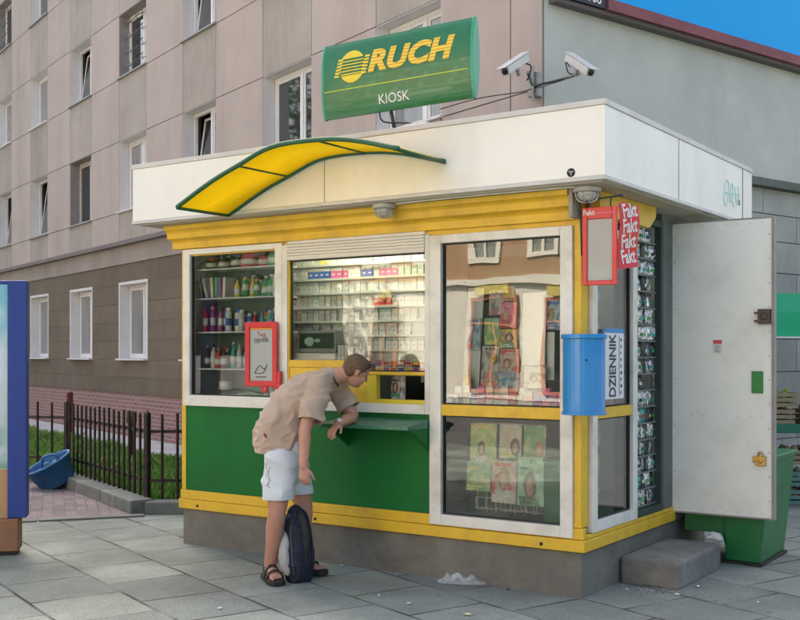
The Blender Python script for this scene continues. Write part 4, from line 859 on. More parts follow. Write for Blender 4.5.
# ---- newspaper display, upper window
def mag(x0, z0, x1, z1, y, m, label, name='magazine', tilt=0, group='magazines in the corner windows', extra=None):
    mb = MB(); M_ = Matrix.Translation(((x0+x1)/2, y, z0)) @ Matrix.Rotation(R(tilt), 4, 'Y') @ Matrix.Rotation(R(random.uniform(-5, -1)), 4, 'X'); w_ = (x1-x0)/2; h = z1-z0
    mb.box(-w_, w_, 0, .006, 0, h); me = mb.mesh(name, cc('white')); o = obj(name, me, None, None, label, 'magazine', group); o.matrix_world = M_
    if extra: extra(o, w_, h)
    return o
def lerp3(a, b, t): return tuple(a[i]*(1-t)+b[i]*t for i in range(3))
def sstep(e0, e1, x):
    t = max(0, min(1, (x-e0)/(e1-e0))); return t*t*(3-2*t)
def print_mat():
    if 'printed_paper' in MATS: return MATS['printed_paper']
    m = mat('printed_paper', (1, 1, 1), .35); b, o = lastcol(m); at = m.node_tree.nodes.new('ShaderNodeVertexColor'); at.layer_name = 'print'; m.node_tree.links.new(at.outputs[0], b.inputs['Base Color']); return m
def raster(w_, h, fn, nx=26, nz=34, y=-.0015):
    """a printed sheet: small coloured cells, colour taken from fn(u, v)"""
    me = bpy.data.meshes.new('print'); vs = [(-w_+2*w_*i/nx, y-.004*math.sin(i/nx*3.1), h*j/nz) for j in range(nz+1) for i in range(nx+1)]
    fs = [(j*(nx+1)+i, j*(nx+1)+i+1, (j+1)*(nx+1)+i+1, (j+1)*(nx+1)+i) for j in range(nz) for i in range(nx)]
    me.from_pydata(vs, [], fs); ca = me.color_attributes.new('print', 'FLOAT_COLOR', 'POINT')
    for k, v in enumerate(vs): ca.data[k].color = (*fn((v[0]/w_+1)/2, v[2]/h), 1)
    for p in me.polygons: p.use_smooth = True
    me.materials.append(print_mat()); return me
def texty(u, v, seed, lines, c, bg, x0=.08, x1=.9):
    for k, (v0, v1) in enumerate(lines):
        if v0 < v < v1 and x0 < u < x1*(.6+.4*abs(math.sin(seed*3+k*2.1))) and mnoise.noise(Vector((u*22+seed*9, k*5.3, seed))) > -.12: return c
    return bg
def cover_fn(seed, bg, acc, title, people):
    rnd = random.Random(seed); P_ = [(rnd.uniform(.25, .75), rnd.uniform(.3, .62), rnd.uniform(.13, .24), rnd.choice([(.62, .40, .30), (.55, .33, .24), (.68, .48, .37)]), rnd.choice([(.10, .06, .03), (.35, .2, .08), (.03, .025, .02), (.45, .3, .12)]), rnd.choice([(.5, .05, .05), (.1, .2, .4), (.6, .6, .55), (.1, .3, .15)])) for _ in range(people)]
    def fn(u, v):
        q = mnoise.noise(Vector((u*4+seed, v*4, seed*.7))); c = lerp3(bg, acc, sstep(-.1, .35, q)); n2 = mnoise.noise(Vector((u*13+seed, v*15, seed)))
        c = tuple(x*(1+.35*n2) for x in c)
        for px_, pz_, r_, sk, hr, cl in P_:
            du, dv = (u-px_)/r_, (v-pz_)/(r_*.95)
            body_ = abs(du) < 1.25+.25*(-dv) and dv < -.95-.35*abs(du)*.4
            if body_: c = tuple(x*(1+.4*n2) for x in cl)
            d = math.hypot(du*1.0+.08*math.sin(dv*3), (dv-.08)*.82); c = lerp3(tuple(x*(1+.6*mnoise.noise(Vector((u*60, v*12, seed)))) for x in hr), c, sstep(.98, 1.12, d))
            d = math.hypot((du-.04)*1.45, (dv+.1)*1.05); sh = 1-.35*sstep(-.2, .6, du)+.12*n2
            f = tuple(x*sh for x in sk)
            for ex_ in (-.26, .3): f = lerp3((.30, .19, .14), f, sstep(.05, .16, math.hypot((du-ex_), (dv-.05)*1.8)))
            f = lerp3(tuple(x*.6 for x in sk), f, sstep(.03, .14, math.hypot((du-.06)*1.2, (dv+.22)*.8))); f = lerp3((.45, .20, .16), f, sstep(.07, .17, math.hypot((du-.03)*.75, (dv+.48)*1.9)))
            c = lerp3(f, c, sstep(.78, .9, d))
        if v > .84: c = texty(u, v, seed, [(.87, .965)], title, c if seed % 2 else tuple(min(1, x*.5+.25) for x in bg))
        c = texty(u, v, seed+5, [(.05, .09), (.12, .15), (.17, .2), (.74, .77)], rnd_c[seed % 4], c, .06, .75)
        return c
    return fn
rnd_c = [(.75, .72, .1), (.75, .75, .72), (.6, .05, .06), (.05, .05, .06)]
def printed(seed, bg, acc, title, people=1):
    def f(o, w_, h):
        me = raster(w_*.99, h, cover_fn(seed, bg, acc, title, people)); obj('cover_print', me, None, o)
    return f
def header(c, txtbars=2, _n=[0]):
    _n[0] += 1; k = _n[0]
    pal = {'black': ((.45, .45, .42), (.15, .15, .15)), 'pink': ((.72, .10, .28), (.75, .35, .45)), 'green': ((.15, .38, .15), (.5, .55, .25)), 'yellow': ((.6, .5, .12), (.3, .15, .1)), 'red': ((.6, .45, .4), (.6, .08, .1)), 'blue': ((.45, .55, .6), (.1, .25, .42)), 'silver': ((.55, .55, .52), (.12, .12, .12))}[c]
    return printed(k, pal[0], pal[1], COL[c], k % 2)
def portrait(bg, c): return printed({'yellow': 41, 'white': 52, 'green': 63}[c], {'yellow': (.35, .48, .10), 'white': (.6, .5, .36), 'green': (.3, .56, .42)}[c], {'yellow': (.55, .6, .2), 'white': (.7, .62, .5), 'green': (.42, .66, .5)}[c], COL[c], 1)
mag(-1.60, 1.235, -1.475, 1.43, .12, None, 'grey printed magazine standing inside the serving hatch', extra=header('silver'))
W3 = lambda px, py, y=.14: PY(px, py, y)
spec = [ # px0, pyTop, px1, pyBot, y, mat, label, header
 (462, 287, 478, 398, .22, cc('white'), 'tall white panel at the left of the upper corner window', None),  # plain white upright panel without print
 (489, 290, 503, 315, .16, CV[0], 'small grey magazine hanging left of the pink one', header('black')),
 (500, 302, 516, 328, .13, CV[2], 'bright pink magazine with dark title at the top of the hanging column', header('pink')),
 (484, 318, 499, 345, .15, CV[1], 'green printed magazine at the left of the hanging column', header('green')),
 (499, 329, 517, 348, .14, CV[3], 'colourful magazine beneath the pink one', header('yellow')),
 (481, 346, 498, 380, .15, CV[0], 'grey magazine with a yellow ring on its cover', header('black')),
 (499, 349, 518, 372, .13, CV[2], 'pink and cream magazine in the middle of the column', header('red')),
 (498, 373, 520, 392, .13, CV[4], 'pale blue magazine low in the hanging column', header('blue')),
 (522, 292, 545, 365, .17, cc('white'), 'broad white panel right of the magazines', None),  # second plain white panel, broader
 (524, 366, 546, 388, .14, CV[0], 'black and white photo magazine under the white panel', header('silver')),
 (503, 286, 514, 301, .17, CV[3], 'small multicoloured magazine above the pink one', header('yellow')),
 (516, 318, 524, 346, .19, CV[0], 'narrow grey magazine right of the pink one', header('silver')),
 (480, 380, 497, 399, .12, CV[3], 'red and green magazine at the bottom left of the hanging column', header('red')),
 (546, 300, 560, 330, .2, CV[4], 'blue magazine at the upper right of the corner window', header('blue')),
 (466, 318, 480, 350, .24, CV[4], 'pale blue magazine hanging left of the green one', header('blue')),
 (546, 332, 554, 380, .2, CV[1], 'narrow dark green magazine at the right of the upper window', None)]
for i, (a, b_, c, d, y, m, lb, ex) in enumerate(spec):
    p = PY(a, d, y); q = PY(c, b_, y); mag(p.x, p.z, q.x, q.z, y, m, lb, extra=ex, tilt=random.uniform(-2, 2))
p = PY(490, 367, .12)
mb = MB(); M_ = Matrix.Translation((p.x+.02, .135, p.z+.06)) @ Matrix.Rotation(R(90), 4, 'X'); pts = [(.02*math.cos(a*.524), .02*math.sin(a*.524), 0) for a in range(13)]; mb.tube([M_ @ Vector(q) for q in pts], .006, 6); top(obj('ring', mb, cc('yellow'), None, 'small yellow ring hanging in front of a grey magazine', 'ring'))
good('bottle', 'yellow', 'yellow', .26, .035, (PY(467, 405, .16).x, .16, 1.243), 'tall yellow bottle at the lower left of the upper corner window', 'loose bottles')
mb = MB(); mb.box(-1.05, -.15, .06, .45, 1.225, 1.241); mb.box(-1.05, -.15, .46, .475, .4, 2.4) if False else None; obj('display_ledge', mb, M_wht, w3)
# packets at the window foot
for i in range(14):
    x = -1.02+i*.062; c1 = ['white', 'white', 'silver', 'pink', 'white', 'silver', 'white', 'red', 'white', 'silver', 'purple', 'pink', 'purple', 'pink'][i]; h = random.uniform(.08, .13)
    mb = MB(); mb.box(x, x+.056, .08+.01*(i % 3), .14, 1.243, 1.243+h); mb.box(x+.008, x+.048, .078, .0795+.01*(i % 3), 1.243+h*.3, 1.243+h*.62, 1)
    top(obj('packet', mb, [cc(c1), cc(random.choice(('red', 'pink', 'blue', 'silver')))], None, f'{c1} packet at the foot of the upper corner window, {ORD[i]} from left', 'packet', 'packets along the foot of the corner window'))
mb = MB(); mb.box(-1.055, -.96, .02, .023, 1.242, 1.31); pc = obj('price_card', mb, cc('white'), None, 'small white card with a blue mark in the lower left of the upper corner window', 'card'); mb = MB(); mb.box(-1.005, -.975, .0185, .0195, 1.25, 1.28); mb.box(-1.04, -1.0, .0185, .0195, 1.285, 1.29); obj('print', mb, cc('blue'), pc)
me = text_mesh('KINDERINO', .052, bold=.0012); place_text(me, frame_M((-.66, .016, 1.292), (1, 0, 0), (0, 0, 1))); me.materials.append(cc('red')); o = obj('window_lettering', me, None, w3)
# lower window magazines on a wire rack
wr = empty('magazine_rack', (-.6, .2, .46), 'white wire magazine rack in the lower corner window', 'rack')
mb = MB()
for x in [-.9+i*.075 for i in range(8)]: mb.tube([(x, .2, .47), (x, .2, 1.1)], .0035, 5)
for z_ in (.50, .62, .78, .95, 1.1): mb.tube([(-.92, .2, z_), (-.36, .2, z_)], .0035, 5)
obj('wire_grid', mb, cc('white'), wr)
for k in range(3):
    x = -.88+k*.2; mb = MB()
    for z_ in (.50, .58): mb.tube([(x, .2, z_), (x, .14, z_), (x+.16, .14, z_), (x+.16, .2, z_)], .003, 5)
    for q in (0, .08, .16): mb.tube([(x+q, .14, .5), (x+q, .14, .58)], .003, 5)
    obj('wire_pocket', mb, cc('white'), wr)
skinbg = [mat('cover_pale_green', (.45, .62, .42), .4, var=.1, vscale=20), mat('cover_lime', (.4, .5, .12), .4, var=.3, vscale=30), mat('cover_peach', (.62, .5, .35), .4, var=.2, vscale=20), mat('cover_seafoam', (.30, .55, .45), .4, var=.1, vscale=20)]
spec = [(470, 424, 496, 463, .17, CV[1], 'lime green magazine with a face, upper left of the lower corner window', portrait(skinbg[1], 'yellow')),
 (499, 424, 521, 458, .17, CV[3], 'peach toned magazine with a face, upper middle of the lower corner window', portrait(skinbg[2], 'white')),
 (523, 426, 545, 460, .18, CV[1], 'greenish magazine at the upper right of the lower corner window', header('green')),
 (466, 463, 490, 490, .11, CV[3], 'yellow green and orange magazine at the left of the wire rack', header('green')),
 (491, 462, 516, 502, .11, CV[0], 'grey black and white magazine in the middle of the wire rack', header('red')),
 (517, 458, 544, 505, .10, CV[4], 'pale green magazine with a smiling woman, at the right of the wire rack', portrait(skinbg[3], 'green'))]
for a, b_, c, d, y, m, lb, ex in spec:
    p = PY(a, d, y); q = PY(c, b_, y); mag(p.x, p.z, q.x, q.z, y, m, lb, extra=ex, tilt=random.uniform(-1.5, 1.5))
mb = MB(); mb.box(-1.12, -.1, .42, .45, .38, 2.3); top(obj('display_backboard', mb, mat('backboard_green', (.06, .12, .09), .7, var=.3, vscale=4), None, 'dark green board behind the magazines of the corner windows', 'board'))
mb = MB(); mb.box(-.33, -.12, .1, .36, .40, .86); mb.box(-.335, -.115, .095, .365, .861, .885); top(obj('crate', mb, mat('crate_green', (.02, .15, .07), .5, var=.2), None, 'dark green box in the right corner behind the lower window', 'box', bevel=.006))
# side window contents
for i, (z0, h, m, c_) in enumerate(((1.95, .28, CV[4], 'blue'), (1.55, .3, CV[0], 'black'), (.95, .17, CV[1], 'green'), (.62, .28, CV[1], 'yellow'))):
    mb = MB(); mb.box(-.11, .11, 0, .006, 0, h); o = obj('magazine', mb, cc('white'), None, f'magazine with {c_} heading in the side window, {ORD[i]} from the top', 'magazine', 'magazines in the side window'); header(c_)(o, .11, h); o.location = (-.10, .41, z0); o.rotation_euler = (0, 0, R(90))
# rack of small goods beside the door
rk = empty('trinket_rack', (-.05, 1.15, .4), 'narrow tall rack of small shiny goods beside the kiosk door', 'rack')
mb = MB(); mb.box(-.16, -.15, .9, 1.41, .41, 2.58); obj('back_panel', mb, M_dgr, rk)
nr = 17
for k in range(nr):
    z_ = .47+k*.122
    mb = MB(); mb.box(-.149, -.02, .91, 1.40, z_-.003, z_); mb.box(-.02, -.016, .91, 1.40, z_-.006, z_+.005); obj('shelf', mb, mat('steel_shelf', (.20, .24, .22), .4, metal=.3), rk)
    cn = random.choice(['silver', 'white', 'silver', 'white', 'black', 'silver', 'silver', 'silver'])
    for j in range(6):
        if random.random() < .03: continue
        c1 = cn if random.random() < .6 else random.choice(['silver', 'white', 'black', 'black', 'teal', 'silver'])
        h = random.uniform(.06, .10); y = .94+j*.082
        key = ('foil', c1, (k+j) % 4)
        if key not in CACHE:
            nx, nz = 7, 9; vs = []; fs = []; sd_ = (k+j) % 4*7.3+len(c1)
            for i_ in range(nx+1):
                for j_ in range(nz+1):
                    u, v = i_/nx, j_/nz; th = .012*math.sin(math.pi*u)**.6*math.sin(math.pi*min(1, max(0, (v-.06)/.88)))**.6
                    vs.append((th+.006*mnoise.noise(Vector((u*5, v*6, sd_))), (u-.5)*.086*(1+.06*mnoise.noise(Vector((v*4, sd_, 0)))), v*.112))
            for i_ in range(nx):
                for j_ in range(nz): q = i_*(nz+1)+j_; fs.append((q, q+nz+1, q+nz+2, q+1))
            m_ = MB(); m_.add(vs, fs); n_v = len(vs); m_.add([(-.002, y_, z_) for x_, y_, z_ in vs], [tuple(reversed(f)) for f in fs]); m_.box(.012, .0135, -.018, .018, .035, .06, 1)
            CACHE[key] = m_.mesh('foil_packet', [mat('foil_'+c1, tuple(min(1, x*1.1+.05) for x in COL[c1]), .25, metal=.75 if c1 in ('silver', 'white') else .3, var=.4, vscale=40), cc(random.choice(('teal', 'white', 'red', 'black', 'green')))])
        o = obj('foil_packet', CACHE[key], None, None, f'small shiny {c1} packet, {ORD[j]} from left, {ORD[k]} shelf up of door-side rack', 'packet', 'small goods on the door-side rack')
        o.location = (-.05+random.uniform(-.012, .012), y, z_+.001); o.rotation_euler = (random.uniform(-.12, .12), random.uniform(-.15, .1), random.uniform(-.4, .4))
for s_ in (.915, 1.395):
    mb = MB(); mb.tube([(-.018, s_, .45), (-.018, s_, 2.5)], .005, 6); obj('upright', mb, M_alu, rk)
# ================================================================ THINGS ON AND AROUND THE KIOSK
# blue litter bin on the corner post; its own frame: x = width, -y = towards the street
def rot_root(name, loc, ang, label, cat, group=None):
    o = empty(name, loc, label, cat, group, rz=ang); o['local'] = 1; return o
bn = rot_root('litter_bin', (.040, -.058, 1.205), R(26), 'bright blue half-round plastic litter bin hanging on the yellow corner post', 'bin')
BLU = mat('bin_blue', (.008, .24, .60), .3, var=.06, vscale=4, coat=.3, dirt=(.03, .16, .38), dirt_amt=.5, dscale=4)
def halfround(w_, d_, z0, z1, mb, n=14, flare=0.0):
    P = [(-w_/2, 0)]+[(-w_/2*math.cos(math.pi*k/n)**1 if True else 0, -d_*(math.sin(math.pi*k/n)**.6)) for k in range(1, n)]+[(w_/2, 0)]
    mb.prism([(x, y, z0) for x, y in P], (0, 0, 0), (0, 0, z1-z0)); return mb
obj('bin_body', halfround(.272, .17, .02, .485, MB()), BLU, bn)
obj('bin_rim', halfround(.296, .185, .486, .515, MB()), BLU, bn, bevel=.004); obj('bin_foot', halfround(.29, .182, .0, .02, MB()), BLU, bn, bevel=.003)
mb = MB(); mb.lathe((.01, -.171, .35), [(.007, -.001), (.007, .004)], 10, M=Matrix.Rotation(R(90), 3, 'X')); obj('rivet', mb, M_gasket, bn)
mb = MB()
for x in (-.122, .122): mb.tube([(x, -.055, .02), (x, -.055, .485)], .008, 8)
obj('edge_rib', mb, mat('bin_dark_blue', (.006, .08, .27), .4), bn)
mb = MB(); mb.box(-.10, .10, -.175, .0, .516, .522); obj('opening', mb, M_gasket, bn) if False else None
# strip of newspaper title
dz = empty('newspaper_banner', (.05, .37, 1.3), 'white newspaper title board with the word DZIENNIK running upwards beside the blue bin', 'banner')
a = PX(609, 334, .075); b_ = PX(629, 332, .075)
y0, y1, z0, z1 = .20, .52, 1.29, 1.735
mb = MB(); mb.box(.07, .074, y0, y1, z0, z1); obj('board', mb, mat('banner_white', (.70, .73, .72), .5), dz)
mb = MB(); mb.box(.068, .0755, y0-.0, y1, z1+.0005, z1+.03); mb.box(.03, .069, y0+.02, y0+.05, z1-.02, z1); obj('holder', mb, BLU, dz)
me = text_mesh('DZIENNIK', .155, bold=.003, xscale=.62, spacing=.95); me.transform(Matrix.Scale(1, 4)); place_text(me, frame_M((.0762, y0+.13, (z0+z1)/2), (0, 0, 1), (0, -1, 0))); me.materials.append(mat('black_ink', (.025, .03, .04), .5)); obj('title_lettering', me, None, dz)
mb = MB(); mb.box(.0745, .0752, y1-.085, y1-.078, z0+.02, z1-.02)
for k in range(9): mb.box(.0745, .0752, y1-.06, y1-.06+random.uniform(.01, .03), z0+.03+k*.045, z0+.05+k*.045)
obj('small_print', mb, mat('black_ink', None or (.025, .03, .04)), dz)
# red poster frame with flag hanging at the corner
M_red_ = mat('red_plastic', (.62, .025, .03), .35, var=.06, coat=.2)
rf = rot_root('poster_frame', (.150, -.05, 2.035), R(6), 'empty red poster frame with grey backing hanging on a bracket at the kiosk corner', 'poster frame')
Wf, Hf = .228, .50
obj('frame', rect_frame(-Wf/2, Wf/2, 0, Hf, .032, .032, .03, .075, -.02, .005), M_red_, rf, bevel=.004)
mb = MB(); mb.box(-Wf/2+.033, Wf/2-.033, -.008, .002, .031, Hf-.076); obj('backing', mb, mat('grey_backing', (.34, .37, .36), .3, coat=.3, var=.08), rf)
me = text_mesh('Fakt', .045, bold=.001); place_text(me, frame_M((-.07, -.0225, Hf-.035), (1, 0, 0), (0, 0, 1))); me.materials.append(cc('white')); obj('heading', me, None, rf)
mb = MB()
for k in range(7): mb.box(-.03+k*.02, -.017+k*.02, -.0225, -.0205, Hf-.043, Hf-.034)
obj('small_print', mb, cc('pink'), rf)
mb = MB(); mb.tube([(-.14, .02, Hf+.05), (.14, -.01, Hf+.065)], .006, 6)
for x in (-.07, .07): mb.tube([(x, .0, Hf+.055), (x, -.008, Hf-.002)], .005, 6); mb.ell((x, 0, Hf+.06), .01, .01, .01)
mb.ell((.145, -.012, Hf+.066), .012, .012, .012); mb.tube([(-.14, .02, Hf+.05), (-.14, .02, Hf+.02), (-.14, .05, Hf-.3)], .006, 6)
obj('bracket', mb, M_dgr, rf)
fl = rot_root('paper_flag', (.268, -.03, 2.165), R(62), 'red paper strip repeating the white word Fakt beside the poster frame', 'flag')
fh = .385; segs = 14
def ruffle(x, z): return .012*math.sin(z*17)+.008*x*math.sin(z*9)
mb = MB(); vs = []; fs = []
for i in range(segs+1):
    for j in range(5):
        x = j/4*.16; z = fh*i/segs; zc = z+(.02*math.sin(x*40) if i == segs else 0)+(-.03+.12*x if i == 0 else 0); vs.append((x, ruffle(x, z), zc))
for i in range(segs):
    for j in range(4): k = i*5+j; fs.append((k, k+1, k+6, k+5))
n_ = len(vs); vs2 = vs+[(x, y+.003, z) for x, y, z in vs]; mb.add(vs2, fs+[tuple(reversed([q+n_ for q in f])) for f in fs], 0, True)
obj('sheet', mb, M_red_, fl)
for k in range(4):
    me = text_mesh('Fakt', .125, bold=.003, shear=.1, cuts=[i*.02-.2 for i in range(20)], xscale=.56)
    place_text(me, frame_M((.08, 0, .05+k*.098), (1, 0, .16), (-.16, 0, 1)))
    for v in me.vertices: v.co.y = ruffle(v.co.x, v.co.z)-.003
    me.materials.append(cc('white')); obj('flag_lettering', me, None, fl)
# red frame on the left display window
lf = empty('poster_frame', (-2.72, -.06, 1.33), 'red poster frame holding a grey notice on the left display window', 'poster frame')
X0, X1, Z0, Z1 = -2.885, -2.555, 1.335, 1.845
obj('frame', rect_frame(X0, X1, Z0, Z1, .045, .045, .045, .045, -.075, -.05), M_red_, lf, bevel=.006)
mb = MB(); mb.box(X0+.046, X1-.046, -.06, -.055, Z0+.046, Z1-.046); obj('notice_sheet', mb, mat('grey_notice', (.38, .42, .40), .35, coat=.3, var=.05), lf)
mb = MB(); mb.box(X1-.03, X1+.035, -.07, -.045, Z0-.02, Z0+.03); mb.box(X1+.0, X1+.035, -.07, -.045, Z0+.031, Z0+.12); obj('clip', mb, M_red_, lf, bevel=.003); mb = MB(); mb.lathe((X0+.2, -.06, Z0-.02), [(.03, -.01), (.03, .01)], 14, M=Matrix.Rotation(R(90), 3, 'X')); obj('knob', mb, M_red_, lf, bevel=.003)
for s_, z_, c_ in (('Twoj', Z1-.1, 'dull_red_print'), ('tygodnik', Z1-.14, 'dark_print')):
    me = text_mesh(s_, .055, bold=.001, xscale=.8); place_text(me, frame_M(((X0+X1)/2-.0, -.0615, z_), (1, 0, 0), (0, 0, 1))); me.materials.append(mat(c_, (.35, .08, .07) if 'red' in c_ else (.1, .1, .1), .5)); obj('notice_lettering', me, None, lf)
mb = MB(); 
mb.tube([(-2.79, -.0612, 1.44), (-2.74, -.0612, 1.50), (-2.69, -.0612, 1.47), (-2.66, -.0612, 1.51)], .004, 5, sub=3); mb.tube([(-2.79, -.0612, 1.44), (-2.70, -.0612, 1.445), (-2.66, -.0612, 1.51)], .004, 5, sub=3); mb.box(-2.78, -2.67, -.062, -.0605, 1.405, 1.415)
obj('sketch_print', mb, mat('dark_print', (.1, .1, .1), .5), lf)
mb = MB(); mb.box(X0+.05, X1-.05, -.0625, -.0605, Z1-.06, Z1-.045)
obj('dashed_line', mb, cc('orange'), lf)
# crumpled clear bag on the ground
c = PZ(462, 583)
mb = MB(); n1, n2 = 26, 18; vs = []; fs = []
def hb(u, v):
    q = mnoise.fractal(Vector((u*2.4, v*2.4, 1.7)), 1.0, 2.0, 2); e = max(0, 1-(u*u+v*v)); l = math.exp(-((u+.5)**2*7+(v-.1)**2*4))
    return max(.003, (e**.5)*(.035+.04*q)+l*.05*e*(1+.8*q)+.012*e*mnoise.noise(Vector((u*6, v*6, 2))))
for i in range(n1+1):
    for j in range(n2+1):
        u, v = i/n1*2-1, j/n2*2-1; s = max(abs(u), abs(v)) or 1; m_ = s/math.hypot(u, v) if (u or v) else 1; U, V = u*m_, v*m_
        wob = 1+.22*mnoise.noise(Vector((math.atan2(V, U)*1.2, 0, 4)))
        vs.append((c.x+(U*.21*.84+V*.02)*wob, c.y+(U*.04+V*.085)*wob, hb(U, V)))
for i in range(n1):
    for j in range(n2): k = i*(n2+1)+j; fs.append((k, k+n2+1, k+n2+2, k+1))
mb.add(vs, fs); 
mbag = mat('clear_film', (.75, .78, .78), .25, bump=.006, bscale=25); mbag.node_tree.nodes['Principled BSDF'].inputs['Alpha'].default_value = .30
top(obj('plastic_bag', mb, mbag, None, 'crumpled clear plastic bag lying by the kiosk plinth', 'bag'))
# little scraps on the paving
for i, (px, py, s_, c_, lb) in enumerate(((468, 615, .03, 'cream', 'yellowish dry leaf at the bottom edge of the pavement'), (342, 566, .018, 'white', 'tiny white scrap on the pavement by the plinth'), (220, 609, .018, 'white', 'tiny white scrap on the pavement lower left'), (409, 604, .02, 'cream', 'small pale pebble-like scrap in a joint of the paving'), (508, 590, .013, 'black', 'small dark scrap against the plinth'), (677, 595, .02, 'white', 'white scrap in front of the doorstep'), (698, 587, .018, 'white', 'small white scrap right of the doorstep corner'), (627, 590, .012, 'white', 'tiny white scrap left below the doorstep'), (379, 596, .01, 'white', 'tiny white speck right of the person'), (758, 603, .01, 'white', 'tiny speck on the right pavement'))):
    p = PZ(px, py); mb = MB(); mb.ell((0, 0, .005), s_, s_*.7, .006, Matrix.Rotation(random.random()*3, 3, 'Z'), 7, 4); o = obj('litter_scrap', mb, cc(c_), None, lb, 'litter'); o.location = (p.x, p.y, 0)
# grit by the step
mb = MB()
for i in range(160):
    a = random.random()*6.28; r_ = abs(random.gauss(0, .3)); x, y = .3+r_*math.cos(a)*1.1, .45+r_*math.sin(a)*.5
    if x > .01 and y > .6 and x < .46: continue
    if x < 0.02 and y > -.02: continue
    s_ = random.uniform(.002, .006); mb.ell((x, y, .002), s_, s_, s_*.6, None, 5, 3, random.choice((0, 0, 1)))
obj('gravel', mb, [mat('grit', (.5, .5, .48), .9), mat('grit_dark', (.1, .1, .1), .9)], kind='stuff', label='scattered grit on the paving near the doorstep', cat='grit')
# green waste bin behind the door
gb = empty('waste_bin', (.45, 1.95, 0), 'green tapered waste container standing behind the open kiosk door', 'bin')
def F4(lo, hi, z0, z1, m_=None):
    m_ = m_ or MB(); m_.add([(x, y, z0) for x, y in lo]+[(x, y, z1) for x, y in hi], [(3, 2, 1, 0), (4, 5, 6, 7), (0, 1, 5, 4), (1, 2, 6, 5), (2, 3, 7, 6), (3, 0, 4, 7)]); return m_
M_wb = mat('container_green', (.008, .165, .045), .4, var=.1, vscale=3, dirt=(.05, .08, .05), dirt_amt=.6, dscale=3)
lo = [(.40, 1.72), (.67, 1.70), (.66, 2.40), (.38, 2.42)]; hi = [(.36, 1.70), (.745, 1.69), (.74, 2.42), (.34, 2.45)]
obj('container', F4(lo, hi, .02, .80), M_wb, gb, bevel=.01); obj('rim', F4([(.34, 1.69), (.765, 1.685), (.76, 2.44), (.32, 2.47)], [(.34, 1.69), (.765, 1.685), (.76, 2.44), (.32, 2.47)], .802, .83), M_wb, gb, bevel=.008)
mb = MB(); mb.prism([(.08, 1.73, .22), (.36, 1.73, .22), (.40, 1.73, .12), (.40, 1.73, .56), (.08, 1.73, .56)], (0, 0, 0), (0, .6, 0)); obj('side_bin', mb, M_wb, gb)
mb = MB(); mb.prism([(.69, 1.9, .03), (.77, 1.9, .5), (.76, 1.93, .5), (.68, 1.93, .03)], (0, 0, 0), (.004, .2, 0)); obj('foot_skid', F4([(.38, 1.72), (.68, 1.70), (.68, 2.42), (.36, 2.44)], [(.38, 1.72), (.68, 1.70), (.68, 2.42), (.36, 2.44)], -.01, .018), M_gasket, gb)
mb = MB(); mb.ell((.36, 1.62, .205), .065, .05, .035, Matrix.Rotation(.4, 3, 'Y'), 7, 4); mb.ell((.32, 1.6, .20), .05, .05, .02, Matrix.Rotation(-.3, 3, 'Y'), 6, 4); o = top(obj('paper_bag', mb, mat('bag_white', (.6, .62, .6), .7, bump=.01, bscale=18), None, 'scrap of white rubbish lying between doorstep and green container', 'litter')); 
# ---- surveillance cameras at the corner of the apartment block
base = FL(XR-.2, -.03, 4.42)
cb = empty('camera_bracket', base, 'grey wall bracket with cables at the corner of the apartment block', 'bracket')
M_cam = mat('camera_housing', (.62, .62, .58), .4, var=.08, vscale=10); M_br = mat('galvanised', (.3, .32, .3), .5, metal=.4, var=.2, vscale=12)
P = lambda px, py, d: D(px, py, d)
mb = MB(); q = P(534, 88, 11.15); mb.box(q.x-.06, q.x+.06, q.y-.03, q.y+.08, q.z-.09, q.z+.16); obj('wall_plate', mb, M_br, cb, bevel=.005)
mb = MB(); mb.bar(q, P(580, 73, 10.9), .03, .03); mb.bar(q, P(528, 72, 10.9), .03, .03); mb.bar(P(533, 100, 11.1), P(533, 66, 11.1), .025)
obj('arm', mb, M_br, cb)
mb = MB(); mb.tube([P(440, 109, 10.7), P(480, 98, 10.9), P(520, 92, 11.0), q], .005, 6, sub=5); mb.tube([P(524, 63, 10.8), P(531, 66, 10.8), P(529, 76, 10.9), P(527, 80, 11)], .008, 6, sub=4); mb.tube([P(570, 67, 10.8), P(566, 62, 10.8), P(568, 72, 10.85), P(574, 76, 10.9), P(560, 79, 11)], .006, 6, sub=4); mb.tube([q, P(541, 84, 11), P(556, 81, 11), P(572, 76, 10.95)], .011, 6, sub=4)
obj('cable', mb, M_gasket, cb)
def cctv(a, b_, label):
    a = Vector(a); b_ = Vector(b_); t = (b_-a).normalized(); o = empty('security_camera', (a+b_)/2-Vector((0, 0, .06)), label, 'camera', 'security cameras on the building corner')
    s = t.cross(Vector((0, 0, 1))).normalized(); u = s.cross(t)
    def bx(t0, t1, w_, h0, h1): 
        m_ = MB(); vs = [a+t*tt+s*(ss*w_)+u*hh for tt in (t0, t1) for ss, hh in ((-1, h0), (1, h0), (1, h1), (-1, h1))]; m_.add(vs, [(0, 1, 2, 3), (7, 6, 5, 4), (0, 4, 5, 1), (1, 5, 6, 2), (2, 6, 7, 3), (3, 7, 4, 0)]); return m_
    L_ = (b_-a).length
    obj('housing', bx(.02, L_-.05, .05, -.05, .03), M_cam, o, bevel=.012); obj('sun_shield', bx(-.005, L_+.012, .055, .034, .044), M_cam, o, bevel=.006)
    m_ = MB(); m_.lathe(a+t*(L_-.052)-u*.01, [(.036, 0), (.036, .012), (.02, .013)], 14, M=t.to_track_quat('Z', 'Y').to_matrix()); obj('lens', m_, mat('lens_black', (.01, .01, .012), .1, coat=.8), o)
    m_ = MB(); m_.bar(a+t*(L_*.45)-u*.05, a+t*(L_*.45)-u*.13, .03); obj('mount', m_, M_br, o); return o
cctv(P(526, 56, 10.85), P(502, 72, 10.55), 'pale security camera pointing left on the building corner')
